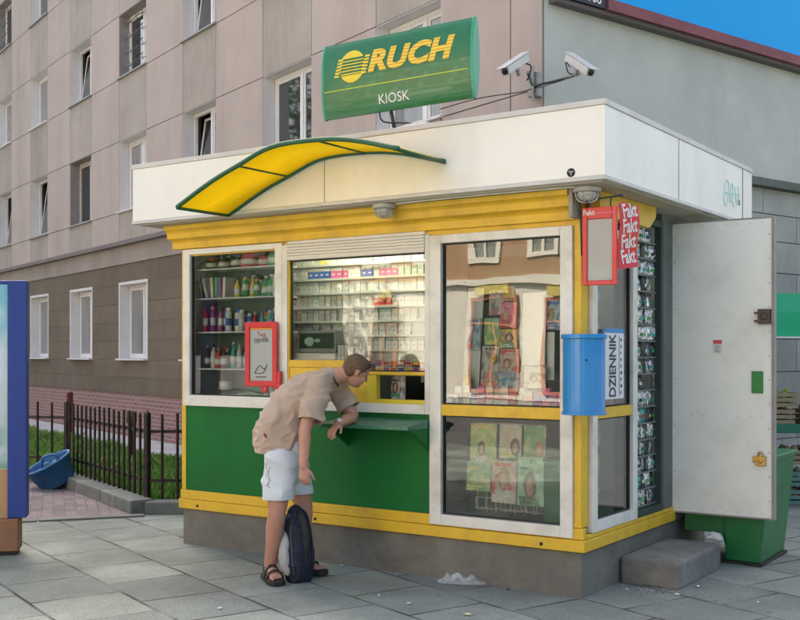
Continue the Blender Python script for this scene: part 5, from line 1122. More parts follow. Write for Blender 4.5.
cctv(P(568, 56, 10.95), P(594, 73, 10.6), 'pale security camera pointing right on the end of the bracket arm')
# small white box on the roof edge below the sign's window
# ---- advertising display at the left edge
ad = empty('advertising_display', D(-60, 555, 8.55)*1, 'blue framed advertising display with a pale sky poster on a tan base', 'advertising board'); ad.location.z = 0
dA = 8.58; pr = D(26.5, 400, dA); pw = RX*.98+AX*.2; pw.normalize(); pn = Vector((pw.y, -pw.x, 0))
def adM(): 
    M_ = Matrix.Identity(4)
    for i in range(3): M_[i][0] = pw[i]; M_[i][1] = -pn[i]; M_[i][2] = (0, 0, 1)[i]; M_[i][3] = (pr.x, pr.y, 0)[i]
    return M_
MA = adM(); zt, zb = 2.175, .29
mb = MB(); mb.box(-.145, 0, -.0, .16, zb, zt, M=MA); mb.box(-1.35, -1.205, -.0, .16, zb, zt, M=MA); mb.box(-1.204, -.146, .03, .15, zt-.03, zt, M=MA); obj('frame', mb, mat('royal_blue', (.012, .045, .26), .4, var=.12, vscale=3, dirt=(.05, .08, .25), dirt_amt=.4), ad, bevel=.006)
mb = MB(); mb.box(-1.204, -.146, .03, .05, .68, zt-.031, M=MA)
m = mat('sky_poster', (.35, .6, .66), .3, coat=.3); nt = m.node_tree; N = nt.nodes.new; L = nt.links.new; b, o_ = lastcol(m); tc = N('ShaderNodeTexCoord'); n1_ = N('ShaderNodeTexNoise'); n1_.inputs['Scale'].default_value = 3.2; n1_.inputs['Detail'].default_value = 8; L(tc.outputs['Object'], n1_.inputs['Vector'])
sx = N('ShaderNodeSeparateXYZ'); L(tc.outputs['Object'], sx.inputs[0]); ma = N('ShaderNodeMath'); ma.operation = 'MULTIPLY_ADD'; L(n1_.outputs['Fac'], ma.inputs[0]); ma.inputs[1].default_value = .9; mr = N('ShaderNodeMapRange'); mr.inputs['From Min'].default_value = .68; mr.inputs['From Max'].default_value = 2.1; mr.inputs['To Min'].default_value = -.3; mr.inputs['To Max'].default_value = .45; L(sx.outputs[2], mr.inputs['Value']); L(mr.outputs[0], ma.inputs[2])
cr = N('ShaderNodeValToRGB'); L(ma.outputs[0], cr.inputs[0]); el = cr.color_ramp.elements
for i, (p, c) in enumerate(((0, (.08, .2, .1)), (.22, (.22, .42, .34)), (.36, (.5, .62, .6)), (.55, (.6, .72, .74)), (.8, (.2, .52, .62)))):
    e = el[i] if i < 2 else el.new(p); e.position = p; e.color = (*c, 1)
L(cr.outputs[0], b.inputs['Base Color'])
obj('poster', mb, m, ad, label='pale blue sky and hills poster')
mb = MB(); mb.box(-1.204, -.146, .02, .14, zb, .675, M=MA); obj('lower_panel', mb, mat('tan_panel', (.50, .30, .14), .6, var=.15, vscale=4), ad)
mb = MB(); mb.box(-1.3, -.058, -.03, .2, .03, zb-.003, M=MA); obj('base', mb, mat('brown_base', (.28, .14, .07), .7, var=.25, vscale=5), ad, bevel=.01)
mb = MB(); mb.box(-1.25, -.075, .0, .17, -.02, .028, M=MA); obj('foot', mb, M_gasket, ad)
# ---- greengrocer's stall at the right edge
dS = 11.3
sa = D(777, 505, dS); 
st = empty('market_stall', (sa.x+.9, sa.y+.5, 0), 'green market stall table under a green awning by the grey wall', 'stall')
def stM():
    M_ = Matrix.Identity(4)
    for i in range(3): M_[i][0] = RX[i]; M_[i][1] = AX[i]; M_[i][2] = (0, 0, 1)[i]; M_[i][3] = (sa.x, sa.y, 0)[i]
    return M_
MT = stM(); M_sgn = mat('stall_green', (.01, .17, .08), .5, var=.12, vscale=4)
mb = MB(); mb.box(-.3, 2.2, 0, .9, .76, .85, M=MT); obj('table_top', mb, M_sgn, st, bevel=.006)
for x in (-.22, 2.1):
    for y in (.06, .82): mb = MB(); mb.box(x, x+.05, y, y+.05, 0, .759, M=MT); obj('leg', mb, M_sgn, st)
mb = MB(); mb.box(-.2, 2.1, .4, .43, .3, .33, M=MT); obj('brace', mb, M_sgn, st)
for x in (-.25, 2.15):
    mb = MB(); mb.box(x, x+.04, .9, .94, 0, 2.3, M=MT); obj('pole', mb, M_br, st)
mb = MB(); mb.prism([MT @ Vector((-.32, .1, 1.76)), MT @ Vector((-.32, .1, 1.79)), MT @ Vector((-.32, 1.0, 2.28)), MT @ Vector((-.32, 1.0, 2.25))], (0, 0, 0), RX*2.6); obj('awning_cloth', mb, translucent('green_canvas', (.02, .55, .25), .4), st, label='bright green awning')
mb = MB(); mb.prism([MT @ Vector((-.32, .09, 1.765)), MT @ Vector((-.32, .09, 2.03)), MT @ Vector((-.32, .1, 2.03)), MT @ Vector((-.32, .1, 1.765))], (0, 0, 0), RX*2.6); mb2 = MB(); mb2.box(-.32, 2.28, .075, .088, 1.755, 1.775, M=MT)
obj('valance', mb, mat('green_valance', (.01, .46, .20), .6, var=.1, vscale=5), st); obj('valance_hem', mb2, cc('white'), st)
def crate(x, y, z, c, fill, lb, n=26):
    o = empty('produce_crate', MT @ Vector((x+.2, y+.15, z)), lb, 'crate', 'produce crates at the stall')
    w_, d_, h = .42, .32, .15; m_ = MB()
    for zz in (.0, .055, .11):
        m_.box(x, x+w_, y, y+.012, z+zz, z+zz+.04, M=MT); m_.box(x, x+w_, y+d_-.012, y+d_, z+zz, z+zz+.04, M=MT); m_.box(x, x+.012, y+.013, y+d_-.013, z+zz, z+zz+.04, M=MT); m_.box(x+w_-.012, x+w_, y+.013, y+d_-.013, z+zz, z+zz+.04, M=MT)
    m_.box(x+.013, x+w_-.013, y+.013, y+d_-.013, z, z+.01, M=MT); obj('box', m_, c, o)
    m_ = MB()
    for k in range(n): m_.ell(MT @ Vector((x+random.uniform(.05, w_-.05), y+random.uniform(.04, d_-.04), z+random.uniform(.08, .17))), random.uniform(.03, .045), random.uniform(.025, .04), random.uniform(.022, .034), Matrix.Rotation(random.random()*3, 3, 'Z'), 9, 6)
    obj('produce', m_, fill, o)
M_pot = mat('potatoes', (.36, .24, .13), .8, var=.25, vscale=12); M_cw = mat('crate_wood', (.35, .26, .15), .8, var=.2, vscale=10); M_cg = mat('crate_plastic_grey_green', (.12, .24, .2), .5, var=.2, vscale=8)
crate(-.16, .1, 1.03, M_cw, mat('apples', (.3, .36, .06), .5, var=.3), 'wooden crate of green apples stacked on the potatoes'); crate(.52, .45, 0, M_cw, M_pot, 'wooden crate of potatoes on the ground behind the crates'); crate(.5, .1, 0, M_cg, mat('carrots', (.55, .2, .04), .6), 'grey green crate of carrots under the stall'); crate(-.2, .08, .852, M_cw, M_pot, 'wooden crate of potatoes at the left end of the stall table'); crate(.3, .08, .852, M_cw, mat('onions', (.42, .22, .08), .6, var=.2), 'wooden crate of onions on the stall table right of the potatoes')
crate(.0, .1, 0, M_cg, M_pot, 'grey green plastic crate under the stall, lowest of its stack'); crate(.02, .12, .19, M_cg, mat('cabbage', (.35, .42, .3), .7, var=.2), 'grey green plastic crate of pale cabbages under the stall'); crate(.0, .1, .42, M_cw, M_pot, 'wooden crate of potatoes on top of the stack under the stall')
# ================================================================ ACROSS THE STREET (seen in the glass)
ob = empty('street_house', (-12, -27, 0), 'sunlit ochre brown town house with white windows across the street', 'building')
M_och = mat('ochre_plaster', (.40, .24, .13), .85, var=.1, vscale=.7); M_gfl = mat('cream_plaster', (.80, .76, .66), .8, var=.08, vscale=.8)
obx0, obx1, oby = -22.4, 6, -27
def sw(x0, x1): 
    m_ = MB(); m_.box(x0, x1, oby-9, oby, 0, 3.55); return m_
mb = MB(); mb.box(obx0, obx1, oby-9, oby, 0, 4.0); obj('ground_floor', mb, M_gfl, ob)
mb = MB(); mb.box(obx0, obx1, oby-9, oby, 4.26, 13); obj('upper_wall', mb, M_och, ob)
mb = MB(); mb.box(obx0-.05, obx1+.05, oby-9, oby+.15, 4.002, 4.258); mb.box(obx0-.1, obx1+.1, oby-9.1, oby+.4, 13.002, 13.4); obj('cornice', mb, M_gfl, ob)
k = 0; x = -22.4+1.0
while x < obx1-1:
    for z_ in (4.95, 7.9, 10.7):
        m_ = rect_frame(x-.1, x+1.2, z_-.1, z_+1.85, .2, .2, .2, .2, oby+.002, oby+.07); m_.box(x+.5, x+.6, oby+.002, oby+.07, z_+.101, z_+1.649); m_.box(x+.101, x+.499, oby+.002, oby+.07, z_+1.05, z_+1.12); m_.box(x+.601, x+.999, oby+.002, oby+.07, z_+1.05, z_+1.12); o = obj('window', m_, M_gfl, ob); m_ = MB(); m_.box(x+.1, x+1.0, oby+.001, oby+.01, z_+.1, z_+1.65); obj('pane', m_, M_palep, o)
    x += 2.35; k += 1
for a_, b__ in ((-20.9, -20.0), (-16.6, -14.9), (-13.7, -12.2), (-10.6, -8.6), (-7.2, -5.6), (-4, -2), (-.5, 1.2)):
    m_ = MB(); m_.box(a_, b__, oby+.002, oby+.03, .35, 3.45); o = obj('shop_window', m_, M_pane, ob)
    m_ = rect_frame(a_-.12, b__+.12, .23, 3.57, .12, .12, .12, .12, oby+.002, oby+.09); m_.box(a_, b__, oby+.031, oby+.08, 2.6, 2.68); m_.box((a_+b__)/2-.04, (a_+b__)/2+.04, oby+.031, oby+.08, .35, 2.6); obj('shop_frame', m_, mat('shop_frame_paint', (.45, .16, .08), .5), o)
    m_ = MB(); m_.box(a_+.1, b__-.1, oby+.1, oby+.2, 3.62, 3.95); obj('shop_board', m_, mat('shop_board_paint', (.62, .5, .12), .5), o)
# trees across the street
M_leaf = [mat('leaf_a', (.05, .12, .025), .6, island=.4), mat('leaf_b', (.08, .16, .03), .6, island=.4)]
M_bark = mat('bark', (.12, .09, .06), .9, var=.3, vscale=8, bump=.01, bscale=20)
def tree(x, y, h, rc, label, n=2600):
    o = empty('street_tree', (x, y, 0), label, 'tree', 'trees across the street')
    m_ = MB(); m_.loft([(x, y, 0), (x+.1, y, h*.3), (x-.05, y+.1, h*.55), (x, y, h*.85)], [.28, .2, .14, .04], n=9, sub=3)
    for k in range(7):
        a = k*.9; z0 = h*(.3+.07*k); m_.loft([(x, y, z0), (x+math.cos(a)*rc*.4, y+math.sin(a)*rc*.4, z0+h*.12), (x+math.cos(a)*rc*.8, y+math.sin(a)*rc*.8, z0+h*.2)], [.09, .05, .02], n=6, sub=2)
    obj('trunk', m_, M_bark, o)
    m_ = MB(); cl = [(random.uniform(-1, 1)*rc*.65, random.uniform(-1, 1)*rc*.65, h*random.uniform(.35, .95), rc*random.uniform(.3, .5)) for _ in range(16)]
    for i in range(n):
        cx_, cy_, cz, r_ = random.choice(cl); d = Vector((random.gauss(0, 1), random.gauss(0, 1), random.gauss(0, 1))).normalized()*r_*random.uniform(.5, 1); p = Vector((x+cx_, y+cy_, cz))+d
        u = Vector((random.gauss(0, 1), random.gauss(0, 1), random.gauss(0, 1))).normalized(); v = u.orthogonal().normalized(); s_ = random.uniform(.10, .2); m_.add([p+u*s_, p+v*s_*.6, p-u*s_, p-v*s_*.6], [(0, 1, 2, 3)], random.choice((0, 1)))
    obj('crown', m_, M_leaf, o)
tree(-26, -23.5, 11, 3.6, 'leafy tree across the street, leftmost of the row'); tree(-31.5, -21, 12, 4.2, 'tall leafy tree across the street, farthest along the row'); tree(-38, -18, 11, 4.5, 'broad leafy tree at the end of the street'); tree(-34, 1.5, 15, 4, 'tall leafy tree at the left side of the square'); tree(-43, 3, 16, 5, 'very tall leafy tree far left of the square'); tree(-38, -10, 12, 5, 'broad leafy tree left of the square')
# ================================================================ THE MAN AT THE HATCH
def B(px, py, d): return D(px, py, d)
per = empty('person', (-1.9, -.65, 0), 'man in beige T-shirt and white shorts bending to the serving hatch, forearm on counter', 'person')
M_skin = mat('skin', (.52, .27, .185), .5, var=.10, vscale=9, bump=.0008, bscale=150, dirt=(.45, .17, .12), dirt_amt=.5, dscale=10)
W = AX  # across the body (away from camera)
U = Vector((0, 0, 1))
b_ = MB()
dN, dF, dM = 7.50, 7.82, 7.66
# torso core (under the shirt)
b_.loft([B(286, 456, dM), B(285, 436, dM), B(291, 416, dM), B(305, 398, dM), B(320, 385, dM), B(329, 379, dM)], [(.16, .12), (.15, .11), (.155, .115), (.18, .12), (.17, .10), (.08, .07)], n=18, ref=W, sub=3)
# neck
b_.loft([B(327, 381, dM), B(337, 376, dM), B(346, 373, dM+.01)], [(.062, .066), (.056, .058), (.054, .056)], n=14, ref=W, sub=2)
# head, own frame: F = face direction, T = crown direction
hc = B(356, 371.5, dM+.02)
Fd = (RX*math.cos(R(30))-U*math.sin(R(30))).normalized(); Fd = (Fd+AX*.42).normalized()
Td = (U*math.cos(R(36))+RX*math.sin(R(36))); Td = (Td-Fd*Td.dot(Fd)).normalized(); Sd = Td.cross(Fd).normalized()  # Sd: left/right
HM = Matrix((Fd, Sd, Td)).transposed()
def H(f, s, t): return hc+Fd*f+Sd*s+Td*t
b_.ell(H(-.012, 0, .030), .098, .077, .088, HM); b_.ell(H(.022, 0, -.030), .068, .062, .082, HM); b_.ell(H(.045, 0, -.078), .036, .036, .028, HM)  # skull, face, chin
b_.loft([H(.080, 0, .012), H(.098, 0, -.014), H(.104, 0, -.026)], [(.008, .008), (.012, .012), (.014, .010)], n=8, ref=Sd)  # nose
b_.loft([H(.079, -.035, .026), H(.088, 0, .024), H(.079, .035, .026)], [.008, .009, .008], n=8, ref=Td)  # brow
b_.loft([H(.080, -.02, -.053), H(.088, 0, -.052), H(.080, .02, -.053)], [.006, .007, .006], n=8, ref=Td)  # lips
for s in (-1, 1):
    b_.ell(H(.060, s*.04, -.018), .018, .018, .016, HM)
    b_.loft([H(-.012, s*.076, .018), H(-.020, s*.084, .004), H(-.014, s*.082, -.014), H(-.004, s*.077, -.026)], [(.014, .005), (.017, .006), (.013, .006), (.007, .005)], n=8, ref=Fd)
# near (right) arm, hanging
def arm(P, Rr): b_.loft(P, Rr, n=14, ref=W, sub=3)
SR = B(318, 389, 7.50); ER = B(305.5, 428, 7.40); WR = B(303.5, 467, 7.36)
arm([SR, SR.lerp(ER, .4), ER, ER.lerp(WR, .3), WR], [.058, .052, .043, .044, (.026, .031)])
# far (left) arm, bent with the forearm on the counter edge
SL = B(337, 390, 7.86); EL = B(353, 416, 7.80); WL = B(337.5, 424.5, 7.62)
arm([SL, SL.lerp(EL, .45), EL, EL.lerp(WL, .4), WL], [.056, .05, .043, .041, (.03, .026)])
def hand(wr, d, nrm, thumb, curl, scale=1.0):
    """wr wrist, d fingers' direction, nrm back of hand, thumb side direction"""
    d = d.normalized(); nrm = (nrm-d*nrm.dot(d)).normalized(); t = (thumb-d*thumb.dot(d)-nrm*thumb.dot(nrm)).normalized(); s = scale
    b_.loft([wr-d*.01, wr+d*.02*s, wr+d*.055*s, wr+d*.088*s], [(.026*s, .021*s), (.034*s, .019*s), (.042*s, .016*s), (.041*s, .013*s)], n=14, ref=t, sub=2)
    for k, (off, ln) in enumerate(((.031, .072), (.0105, .080), (-.0105, .075), (-.030, .058))):
        p = wr+d*.082*s+t*off*s; dirs = d; pts = [p]; a = curl*(1+.12*k)
        for seg, fr in enumerate((.42, .32, .26)):
            ang = a*(seg+.6); q = d*math.cos(ang)-nrm*math.sin(ang)+t*off*1.0; pts.append(pts[-1]+q.normalized()*ln*fr*s)
        b_.loft(pts, [.0092*s, .0088*s, .008*s, .0068*s], n=8, ref=t)
    p = wr+d*.022*s+t*.028*s; b_.loft([p, p+(d*.6+t*.7-nrm*.2).normalized()*.038*s, p+(d*.6+t*.7-nrm*.2).normalized()*.038*s+(d*.9+t*.25-nrm*.25).normalized()*.032*s, p+(d*.6+t*.7-nrm*.2).normalized()*.038*s+(d*.9+t*.25-nrm*.25).normalized()*.058*s], [.014*s, .0115*s, .0105*s, .0085*s], n=8, ref=nrm)
hand(WR, -U+RX*.06, -AX*.9-RX*.25, RX, .42, .92)
hand(WL, (B(328, 436, 7.5)-B(337.5, 424.5, 7.62)), U*.75-RX*.4-AX*.45, -AX*.6+RX*.2-U*.4, .38, .95)
# legs
HR = B(281, 462, dN+.02); KR = B(277, 512, dN-.02); AR = B(270, 566, dN+.10); HL = B(291, 460, dF-.04); KL = B(304, 508, dF-.03); AL = B(300, 562, dF+.02)
b_.loft([HR, HR.lerp(KR, .5), KR, KR.lerp(AR, .28), KR.lerp(AR, .6), AR], [.098, .085, .062, .064, .05, (.038, .042)], n=16, ref=W, sub=3)
b_.loft([HL, HL.lerp(KL, .5), KL, KL.lerp(AL, .28), KL.lerp(AL, .6), AL], [.098, .085, .062, .064, .05, (.038, .042)], n=16, ref=W, sub=3)
FT = []
for A, (tx, ty), s_ in ((AR, (281, 588), -1), (AL, (314, 574.5), 1)):
    toe = PZ(tx, ty); f = Vector((toe.x-A.x, toe.y-A.y, 0)); f.normalize(); g = Vector((-f.y, f.x, 0)); base_ = Vector((A.x, A.y, 0)); FT.append((base_, f, g, s_))
    ht = .032
    b_.loft([A+Vector((0, 0, .0)), Vector((A.x, A.y, .08)), base_+Vector((0, 0, ht+.03))-f*.015], [.04, .038, .035], n=12, ref=f)
    b_.loft([base_-f*.055+U*(ht+.03), base_+f*.0+U*(ht+.036), base_+f*.06+U*(ht+.040), base_+f*.115+U*(ht+.026), base_+f*.145+U*(ht+.018)], [(.033, .03), (.036, .036), (.040, .033), (.046, .022), (.044, .015)], n=14, ref=g, sub=2)
    for k in range(5):
        o_ = (-.034+.0175*k)*-s_; ln = .042-.004*k-(0 if k else -.004); r_ = .0135 if k == 0 else .0095
        p = base_+f*(.142-.004*k)+g*o_+U*(ht+.014); b_.loft([p, p+f*ln*.6+U*.003, p+f*ln-U*.002], [r_, r_, r_*.85], n=8, ref=g)
body = remesh(b_, 'body', M_skin, per, voxel=.0052, smooth=4)
# eyes, sunglasses, hair
mb = MB()
for s in (-1, 1): mb.ell(H(.0785, s*.031, .003), .008, .011, .0075, HM, 10, 6)
obj('eyes', mb, mat('eye_shade', (.2, .14, .12), .3), per)
def hairw(co):
    return .003*mnoise.noise(co*110)+.002*mnoise.noise(co*45)
h_ = MB(); h_.ell(H(-.016, 0, .034), .099, .0795, .0885, HM); h_.ell(H(-.05, 0, -.012), .055, .063, .058, HM)
hb_ = remesh(h_, 'hair', mat('short_brown_hair', (.15, .09, .055), .75, var=.4, vscale=70, bump=.003, bscale=400), per, voxel=.006, smooth=4, wrinkle=hairw)
# trim the hair where the face shows
bm = bmesh.new(); bm.from_mesh(hb_.data)
bmesh.ops.bisect_plane(bm, geom=bm.verts[:]+bm.edges[:]+bm.faces[:], plane_co=H(.058, 0, .055), plane_no=(Fd*1.0-Td*.55).normalized(), clear_outer=True)
bm.to_mesh(hb_.data); bm.free()
mb = MB()
for s in (-1, 1): mb.loft([H(.0, s*.087, .020), H(.028, s*.083, .048), H(.046, s*.068, .074)], [(.004, .003)]*3, n=6, ref=Td, sub=3)
for s in (-1, 1): mb.loft([H(.072, s*.012, .090), H(.067, s*.034, .086), H(.050, s*.060, .076)], [(.018, .005), (.022, .005), (.016, .005)], n=10, ref=Td, sub=2)
mb.loft([H(.073, -.014, .094), H(.074, 0, .095), H(.073, .014, .094)], [.003]*3, n=6)
obj('sunglasses', mb, mat('black_lens', (.012, .01, .012), .12, coat=.6), per, label='dark sunglasses pushed up on the head')
# shirt
s_ = MB()
s_.loft([B(279, 451, dM), B(280, 440, dM), B(284, 424, dM), B(295, 405, dM), B(309, 392, dM), B(321, 384, dM), B(330, 379.5, dM)], [(.195, .170), (.20, .182), (.20, .172), (.215, .165), (.222, .145), (.19, .105), (.075, .07)], n=30, ref=W, sub=4, round_=True)
s_.loft([B(322, 385, 7.56), SR+RX*.0, B(310.5, 417, 7.42), B(309.5, 421, 7.42)], [(.07, .075), (.085, .085), (.075, .088), (.074, .088)], n=20, ref=W, sub=4)
s_.loft([B(331, 385, 7.78), SL, B(348, 408, 7.83), B(349, 410, 7.83)], [(.07, .07), (.08, .08), (.07, .072), (.07, .072)], n=20, ref=W, sub=4)
c_low = B(290, 455, dM)
def fold(co):
    # soft drapery: creases radiating from the shoulders and sagging towards the hem
    q = co-B(316, 392, dM); r_ = q.length
    a = math.atan2(q.z, q.dot(RX)); w1_ = mnoise.noise(Vector((a*3.2, r_*3.0, q.dot(AX)*1.5)))
    low = max(0, min(1, (1.02-co.z)/.14)); w2_ = mnoise.noise(Vector((co.x*6, co.y*6, co.z*38)))*low
    w3_ = mnoise.noise(co*14)
    e1 = (1-abs(mnoise.noise(Vector((co.dot(RX)*5+co.z*3.5, co.dot(AX)*2, co.z*5-co.dot(RX)*4)))))**4; e2 = (1-abs(mnoise.noise(Vector((co.dot(RX)*9-co.z*5+5, co.dot(AX)*3, co.z*12)))))**5
    w2_ += low*.9*(1-abs(mnoise.noise(Vector((co.dot(RX)*2.5, co.dot(AX)*2.5+7, co.z*24)))))**4
    return .022*e1+.010*e2-.009+.006*w1_*min(1, r_*3)+.010*w2_+.005*w3_+.008*mnoise.noise(Vector((co.dot(RX)*5+co.z*9, co.dot(AX)*3, co.z*2)))
M_shirt = mat('beige_cotton', (.47, .36, .275), .9, var=.06, vscale=5, bump=.0006, bscale=500, sheen=.2)
shirt = remesh(s_, 'tshirt', M_shirt, per, voxel=.007, smooth=5, wrinkle=fold)
# open the sleeves and hem with clean cuts
bm = bmesh.new(); bm.from_mesh(shirt.data)
def cut(co, no, near, rad):
    g = [f for f in bm.faces if (f.calc_center_median()-near).length < rad]; vs = {v for f in g for v in f.verts}; es = {e for f in g for e in f.edges}
    r_ = bmesh.ops.bisect_plane(bm, geom=list(vs)+list(es)+g, plane_co=co, plane_no=no)
    def inside(c): 
        h = (c-co).dot(no); return 0 < h < .16 and ((c-co)-no*h).length < rad
    kill = [f for f in bm.faces if inside(f.calc_center_median())]
    bmesh.ops.delete(bm, geom=kill, context='FACES')
dS1 = (B(309.5, 421, 7.42)-SR).normalized(); cut(B(310, 421, 7.42), dS1, B(309, 426, 7.42), .115)
dS2 = (B(349, 410, 7.83)-SL).normalized(); cut(B(348.5, 409, 7.83), dS2, B(350, 414, 7.83), .10)
hem_no = (-U*.98-RX*.08).normalized(); cut(B(283, 453.5, dM), hem_no, B(283, 462, dM), .30)
bm.to_mesh(shirt.data); bm.free(); md = shirt.modifiers.new('cloth', 'SOLIDIFY'); md.thickness = .004; md.offset = 1
c = B(265.5, 436, 7.53); 
mb = MB(); q = Matrix.Translation(c) @ Matrix.Rotation(TH, 4, 'Z') @ Matrix.Rotation(R(-38), 4, 'Y'); mb.box(-.008, .008, -.02, .012, -.018, .018, M=q); 
dg = bpy.context.evaluated_depsgraph_get(); hit_, loc_, nor_, idx_ = shirt.ray_cast(CAM-Vector(per.location)*0+Vector(per.location)-Vector(per.location), ray(265.5, 436).normalized()) if False else (False, None, None, None)
from mathutils.bvhtree import BVHTree
def surf(o, px, py):
    t_ = BVHTree.FromPolygons([v.co for v in o.data.vertices], [tuple(p.vertices) for p in o.data.polygons]); return t_.ray_cast(CAM, ray(px, py).normalized())
l_, n_, _, _ = surf(shirt, 265.8, 436)
if l_ is not None:
    mb = MB(); z = n_.normalized(); x = z.cross(U).normalized(); y = z.cross(x); 
    for sx_, sy_ in ((1, 1),): pass
    a = R(35); xx = x*math.cos(a)+y*math.sin(a); yy = z.cross(xx)
    vs = [l_+xx*(i*.008)+yy*(j*.019)+z*k for k in (.001, .006) for i, j in ((-1, -1), (1, -1), (1, 1), (-1, 1))]; mb.add(vs, [(3, 2, 1, 0), (4, 5, 6, 7), (0, 1, 5, 4), (1, 2, 6, 5), (2, 3, 7, 6), (3, 0, 4, 7)])
    obj('shirt_tab', mb, mat('dark_red_tab', (.25, .02, .02), .7), shirt)
mb = MB(); cn = B(334, 377.5, dM); tn = (B(337, 376, dM)-B(327, 381, dM)).normalized(); x = tn.cross(W).normalized(); rr = [cn+W*(.064*math.cos(a*.3927))+x*(.067*math.sin(a*.3927)) for a in range(17)]; mb.tube(rr, .007, 7); obj('collar', mb, mat('dark_collar', (.10, .06, .06), .9), shirt)
# shorts
t_ = MB()
t_.loft([B(285, 446, dM), B(285, 458, dM), B(286, 468, dM)], [(.185, .142), (.19, .145), (.18, .13)], n=24, ref=W, sub=3)
t_.loft([HR+U*.02, HR.lerp(KR, .4), B(278.5, 497, dN-.02), B(278.5, 502, dN-.02)], [(.10, .112), (.098, .105), (.092, .105), (.092, .105)], n=22, ref=W, sub=4)
t_.loft([HL+U*.02, HL.lerp(KL, .4), B(300, 492, dF-.03), B(301, 496, dF-.03)], [(.10, .112), (.098, .105), (.092, .10), (.092, .10)], n=22, ref=W, sub=4)
def fold2(co): return .017*(1-abs(mnoise.noise(Vector((co.dot(RX)*7+co.z*3, co.dot(AX)*4, co.z*4+9)))))**4-.004+.010*mnoise.noise(Vector((co.x*9, co.y*9, co.z*5)))+.006*mnoise.noise(Vector((co.x*5, co.y*5, co.z*26)))
M_sh = mat('white_denim', (.62, .66, .68), .85, var=.07, vscale=6, bump=.0006, bscale=400)
shorts = remesh(t_, 'shorts', M_sh, per, voxel=.007, smooth=4, wrinkle=fold2)
bm = bmesh.new(); bm.from_mesh(shorts.data); 
cut(B(278.5, 499, dN-.02), -U, B(278, 507, dN-.02), .14); cut(B(301, 493, dF-.03), -U, B(301, 500, dF-.03), .14); bm.to_mesh(shorts.data); bm.free(); md = shorts.modifiers.new('cloth', 'SOLIDIFY'); md.thickness = .004; md.offset = 1
# dark scribble print on the near leg
mb = MB(); pts = [(268, 463), (266.5, 468), (268.5, 472), (266.5, 477), (269.5, 481), (267.5, 485), (270.5, 488)]
for ofs, pp in ((0, pts), (0, [(270.5, 467), (268.5, 474), (270.5, 480)]), (0, [(266, 486), (269, 484), (271.5, 480)])):
    L3 = []
    for px, py in pp:
        l_, n_, _, _ = surf(shorts, px, py)
        if l_ is not None: L3.append(l_+n_*.004)
    if len(L3) > 1: mb.tube(L3, .002, 5, sub=3)
if mb.v: obj('leg_print', mb, mat('dark_print_navy', (.06, .07, .1), .8), shorts)
# sandals
M_sd = mat('black_rubber', (.02, .018, .017), .6, var=.2, vscale=30)
for base_, f, g, sd_ in FT:
    sn = MB(); out = [(-.09, .03), (-.08, .046), (-.02, .048), (.06, .053), (.13, .062), (.18, .056), (.212, .03)]
    P_ = [(a, w_) for a, w_ in out]+[(a, -w_) for a, w_ in reversed(out)]
    pts = [base_+f*a+g*w_+U*.0 for a, w_ in P_]; sn.prism([p+U*.002 for p in pts], (0, 0, 0), U*.034)
    so_ = obj('sandal', sn, M_sd, per, bevel=.004)
    sn = MB()
    def strap(a, w_, h, wd):
        ang = [k*math.pi/10 for k in range(11)]; P2 = [base_+f*a+g*(w_*math.cos(q))+U*(.024+h*math.sin(q)) for q in ang]; sn.loft(P2, [(wd, .006)]*11, n=8, ref=f, round_=False)
    strap(.045, .055, .092, .020); strap(.112, .062, .068, .018)
    hp = [base_-f*.0+g*.044+U*.06, base_-f*.05+g*.034+U*.075, base_-f*.074+U*.08, base_-f*.05-g*.034+U*.075, base_-f*.0-g*.044+U*.06]; sn.loft(hp, [(.012, .004)]*5, n=8, ref=U, sub=3)
    sn.bar(base_+f*.045+g*.048+U*.02, base_-f*.03+g*.04+U*.07, .004, .016); sn.bar(base_+f*.045-g*.048+U*.02, base_-f*.03-g*.04+U*.07, .004, .016); sn.bar(base_+f*.0+g*.0455+U*.02, base_+f*.045+g*.05+U*.07, .004, .014)
    obj('strap', sn, M_sd, so_)
# watch
mb = MB(); wd_ = (WL-EL).normalized(); wc = WL-wd_*.012; x = wd_.cross(U).normalized(); y = x.cross(wd_)
mb.tube([wc+x*(.033*math.cos(a*.3927))+y*(.030*math.sin(a*.3927)) for a in range(17)], .006, 7)
wt = obj('wristwatch', mb, mat('steel_strap', (.45, .45, .44), .3, metal=.8), per)
fd = (-AX*.75+U*.6).normalized(); fd = (fd-wd_*fd.dot(wd_)).normalized(); mb = MB(); mb.lathe(wc+fd*.030, [(.019, -.002), (.019, .007), (.016, .009)], 18, M=fd.to_track_quat('Z', 'Y').to_matrix()); obj('watch_face', mb, mat('watch_white', (.75, .76, .76), .2), wt)
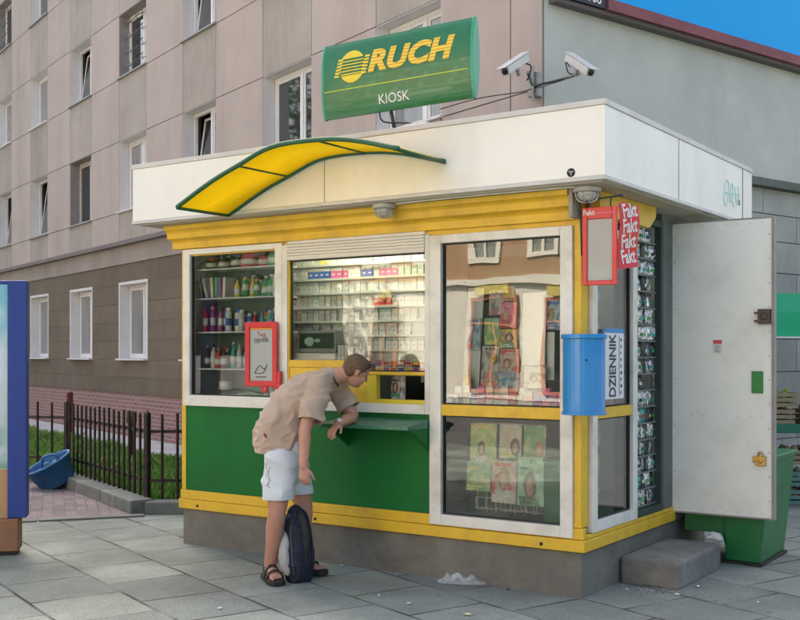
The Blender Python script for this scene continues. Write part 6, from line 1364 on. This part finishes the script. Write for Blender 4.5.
# ---- backpack on the ground against his legs
bp = empty('backpack', PZ(297, 579), 'dark navy backpack with a grey side panel standing between the man\'s legs', 'backpack')
bc = PZ(298, 580); bd = 7.62
k_ = MB(); k_.loft([B(298, 572, bd), B(298, 560, bd), B(298.5, 545, bd), B(297.5, 528, bd), B(296, 517, bd), B(295, 512, bd)], [(.135, .100), (.15, .110), (.15, .108), (.14, .095), (.12, .078), (.07, .05)], n=24, ref=W, sub=3)
bk = remesh(k_, 'main_bag', mat('navy_fabric', (.012, .017, .035), .8, var=.3, vscale=8, bump=.0015, bscale=250), bp, voxel=.007, smooth=6, wrinkle=lambda co: .009*mnoise.noise(co*9)+.012*(1-abs(mnoise.noise(co*7+Vector((3, 1, 5)))))**5-.003)
k_ = MB(); k_.loft([B(288.5, 569, bd-.05), B(286, 556, bd-.06), B(286.5, 542, bd-.05), B(289, 527, bd-.03)], [(.075, .05), (.085, .055), (.08, .048), (.04, .028)], n=16, ref=W, sub=3)
remesh(k_, 'side_panel', mat('grey_mesh_fabric', (.42, .43, .42), .8, var=.12, vscale=20), bp, voxel=.006, smooth=10, label='light grey side panel')
k_ = MB(); k_.loft([B(305, 570, bd-.02), B(307, 560, bd-.03), B(307, 548, bd-.03), B(305, 538, bd)], [(.09, .045), (.10, .05), (.09, .045), (.06, .03)], n=16, ref=W, sub=3); remesh(k_, 'front_pocket', mat('navy_fabric', (.012, .017, .035)), bp, voxel=.008, smooth=4)
mb = MB(); mb.tube([B(292, 514, bd), B(294, 508, bd), B(299, 508, bd), B(301, 515, bd)], .007, 7, sub=4); obj('handle', mb, M_gasket, bp)
mb = MB(); mb.tube([B(309, 520+3, bd-.02), B(312, 540, bd-.06), B(313, 556, bd-.08), B(310, 570, bd-.06)], .006, 6, sub=4); obj('strap', mb, M_gasket, bp)
L3 = []
for px, py in ((296, 513), (292, 522), (291, 535), (292, 550), (293, 565), (295, 576)):
    l_, n_, _, _ = surf(bk, px, py)
    if l_ is not None: L3.append(l_+n_*.002)
mb = MB(); mb.tube(L3, .0035, 5, sub=3); obj('zip', mb, mat('grey_zip', (.12, .12, .13), .5), bp)
mb = MB(); q1, q2, q3 = B(301, 516, bd-.1), B(306, 535, bd-.13), B(305, 556, bd-.13); mb.loft([B(299, 511, bd-.03), q1, q2, q3, B(303, 573, bd-.1)], [(.024, .006), (.026, .006), (.026, .006), (.018, .005), (.012, .004)], n=8, ref=RX, sub=4, round_=False); obj('shoulder_strap', mb, mat('black_webbing', (.02, .02, .022), .8, var=.2, vscale=40), bp)
